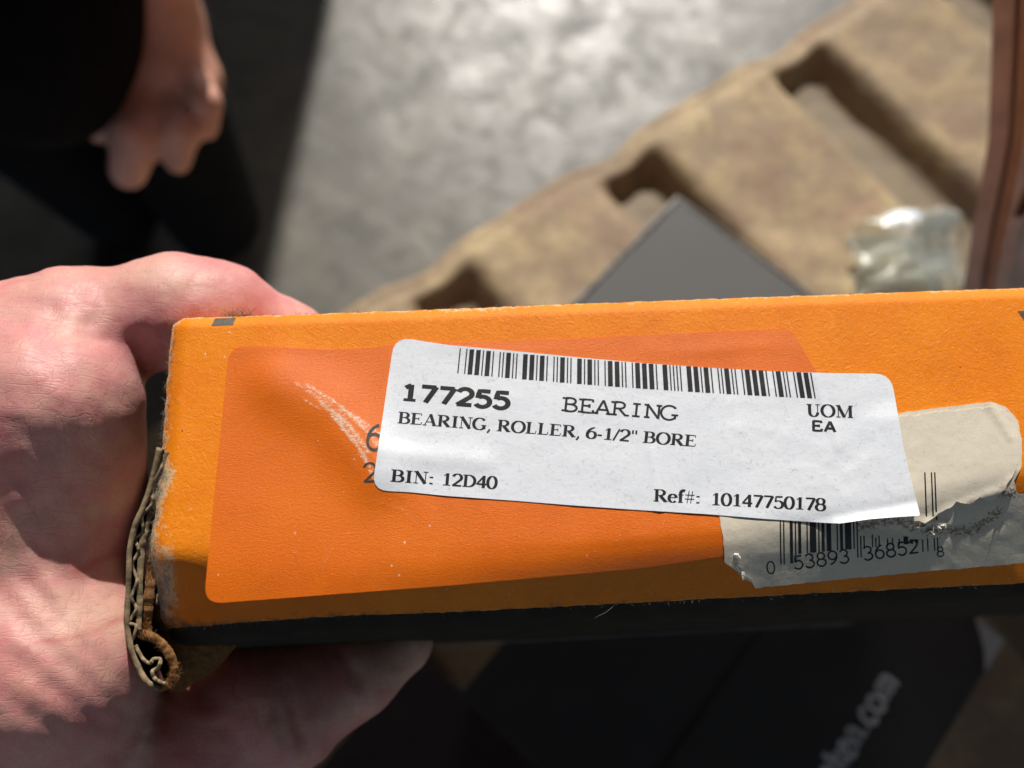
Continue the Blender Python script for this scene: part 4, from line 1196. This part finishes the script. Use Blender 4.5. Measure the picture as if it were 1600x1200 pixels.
# ------------------------------------------------------------------ brown carton leaning at the right edge
nC = np.array([-.18, -.84, .50]); nC /= np.linalg.norm(nC)
q0 = at_depth(np.array(1507.), np.array(455.), .42); kC = float(q0 @ nC)
L1 = on_plane(np.array([1556., 1551., 1547., 1535., 1522., 1508., 1490.]), np.array([-60., 120., 220., 295., 360., 447., 640.]), nC, kC)
rgt = np.cross(nC, L1[0] - L1[-1]); rgt /= np.linalg.norm(rgt)
if rgt @ RT < 0: rgt = -rgt
dC = -nC * .75 + rgt * .66
cc_ = empty('cardboard_carton', (L1[5] + rgt * .1 - nC * .05)); tag(cc_, 'brown cardboard carton with dark printed lines, leaning at the right edge of the view', 'carton')
def slab(name, left, width0, width1, thick, mat, front_off=0.0):
    """sheet in the plane of the carton face, starting width0 right of the left edge"""
    left = np.asarray(left); n = len(left)
    a = left + rgt * width0 + nC * front_off; b = left + rgt * width1 + nC * front_off
    V = np.concatenate([a, b, a + dC * thick, b + dC * thick]); Fc = []
    for i in range(n - 1):
        Fc += [(i, n + i, n + i + 1, i + 1), (2 * n + i, 2 * n + i + 1, 3 * n + i + 1, 3 * n + i), (i, i + 1, 2 * n + i + 1, 2 * n + i), (n + i, 3 * n + i, 3 * n + i + 1, n + i + 1)]
    Fc += [(0, 2 * n, 3 * n, n), (n - 1, 2 * n - 1, 4 * n - 1, 3 * n - 1)]
    return mesh_obj(name, V, Fc, mat, cc_, smooth=False)
slab('side_panel', L1, .010, .30, .16, KRAFT)
slab('flap', L1, 0, .0085, .05, KRAFT, -.003)
slab('flap', L1, .0125, .020, .003, KRAFT, .004)
def cl(y): return on_plane(np.array([lin(y, [(-60, 1556), (120, 1551), (220, 1547), (295, 1535), (360, 1522), (447, 1508), (640, 1490)])]), np.array([float(y)]), nC, kC)[0]
slab('printed_line', [cl(95) + rgt * .001, cl(160), cl(228)], .0235, .0275, .0004, KRAFT_DARK, .0008)
slab('printed_line', [cl(250) + rgt * .006, cl(290) + rgt * .006, cl(340) + rgt * .003], .0125, .0165, .0004, KRAFT_DARK, .0052)

# ------------------------------------------------------------------ crumpled clear plastic bag on the pallet
bo = at_z(1432, 392, DECK + .01)
nb = 46
u_, v_ = np.meshgrid(np.linspace(-1, 1, nb), np.linspace(-1, 1, nb))
bagc = [at_z(1336, 348, DECK + .02), at_z(1532, 312, DECK + .035), at_z(1530, 470, DECK + .03), at_z(1350, 480, DECK + .02)]
su, sv_ = (u_ + 1) / 2, (v_ + 1) / 2
Pb = ((1 - su) * (1 - sv_))[..., None] * bagc[0] + (su * (1 - sv_))[..., None] * bagc[1] + (su * sv_)[..., None] * bagc[2] + ((1 - su) * sv_)[..., None] * bagc[3]
rid = 0
for k in range(9):
    an = rng.uniform(0, math.pi); cx_ = rng.uniform(-.6, .6); kk_ = rng.uniform(.08, .2) * rng.choice([-1, 1])
    rid = rid + kk_ * np.abs(math.cos(an) * u_ + math.sin(an) * v_ - cx_)
rid = rid - rid.mean() + .10 * fbm(su * 3, sv_ * 3, 101, 2)
hgt = .018 * (1 - np.maximum(np.abs(u_), np.abs(v_)) ** 4) + .034 * rid
Pb[..., 2] = np.maximum(Pb[..., 2] + hgt - .010, DECK + .006)
Pb[..., 0] += .009 * fbm(su * 2.6, sv_ * 2.6, 111); Pb[..., 1] += .009 * fbm(su * 2.6, sv_ * 2.6, 121)
bag = empty('plastic_bag', (bo[0], bo[1], DECK))
tag(bag, 'crumpled clear plastic bag with bright glints on the pallet beside the brown carton', 'bag')
ob_ = mesh_obj('film', Pb.reshape(-1, 3), grid_faces(nb, nb), PLASTIC, bag)
lowb = Pb.copy(); lowb[..., 2] = DECK + .004 + .002 * fbm(su * 5, sv_ * 5, 131)
mesh_obj('film', lowb.reshape(-1, 3), grid_faces(nb, nb), PLASTIC, bag)
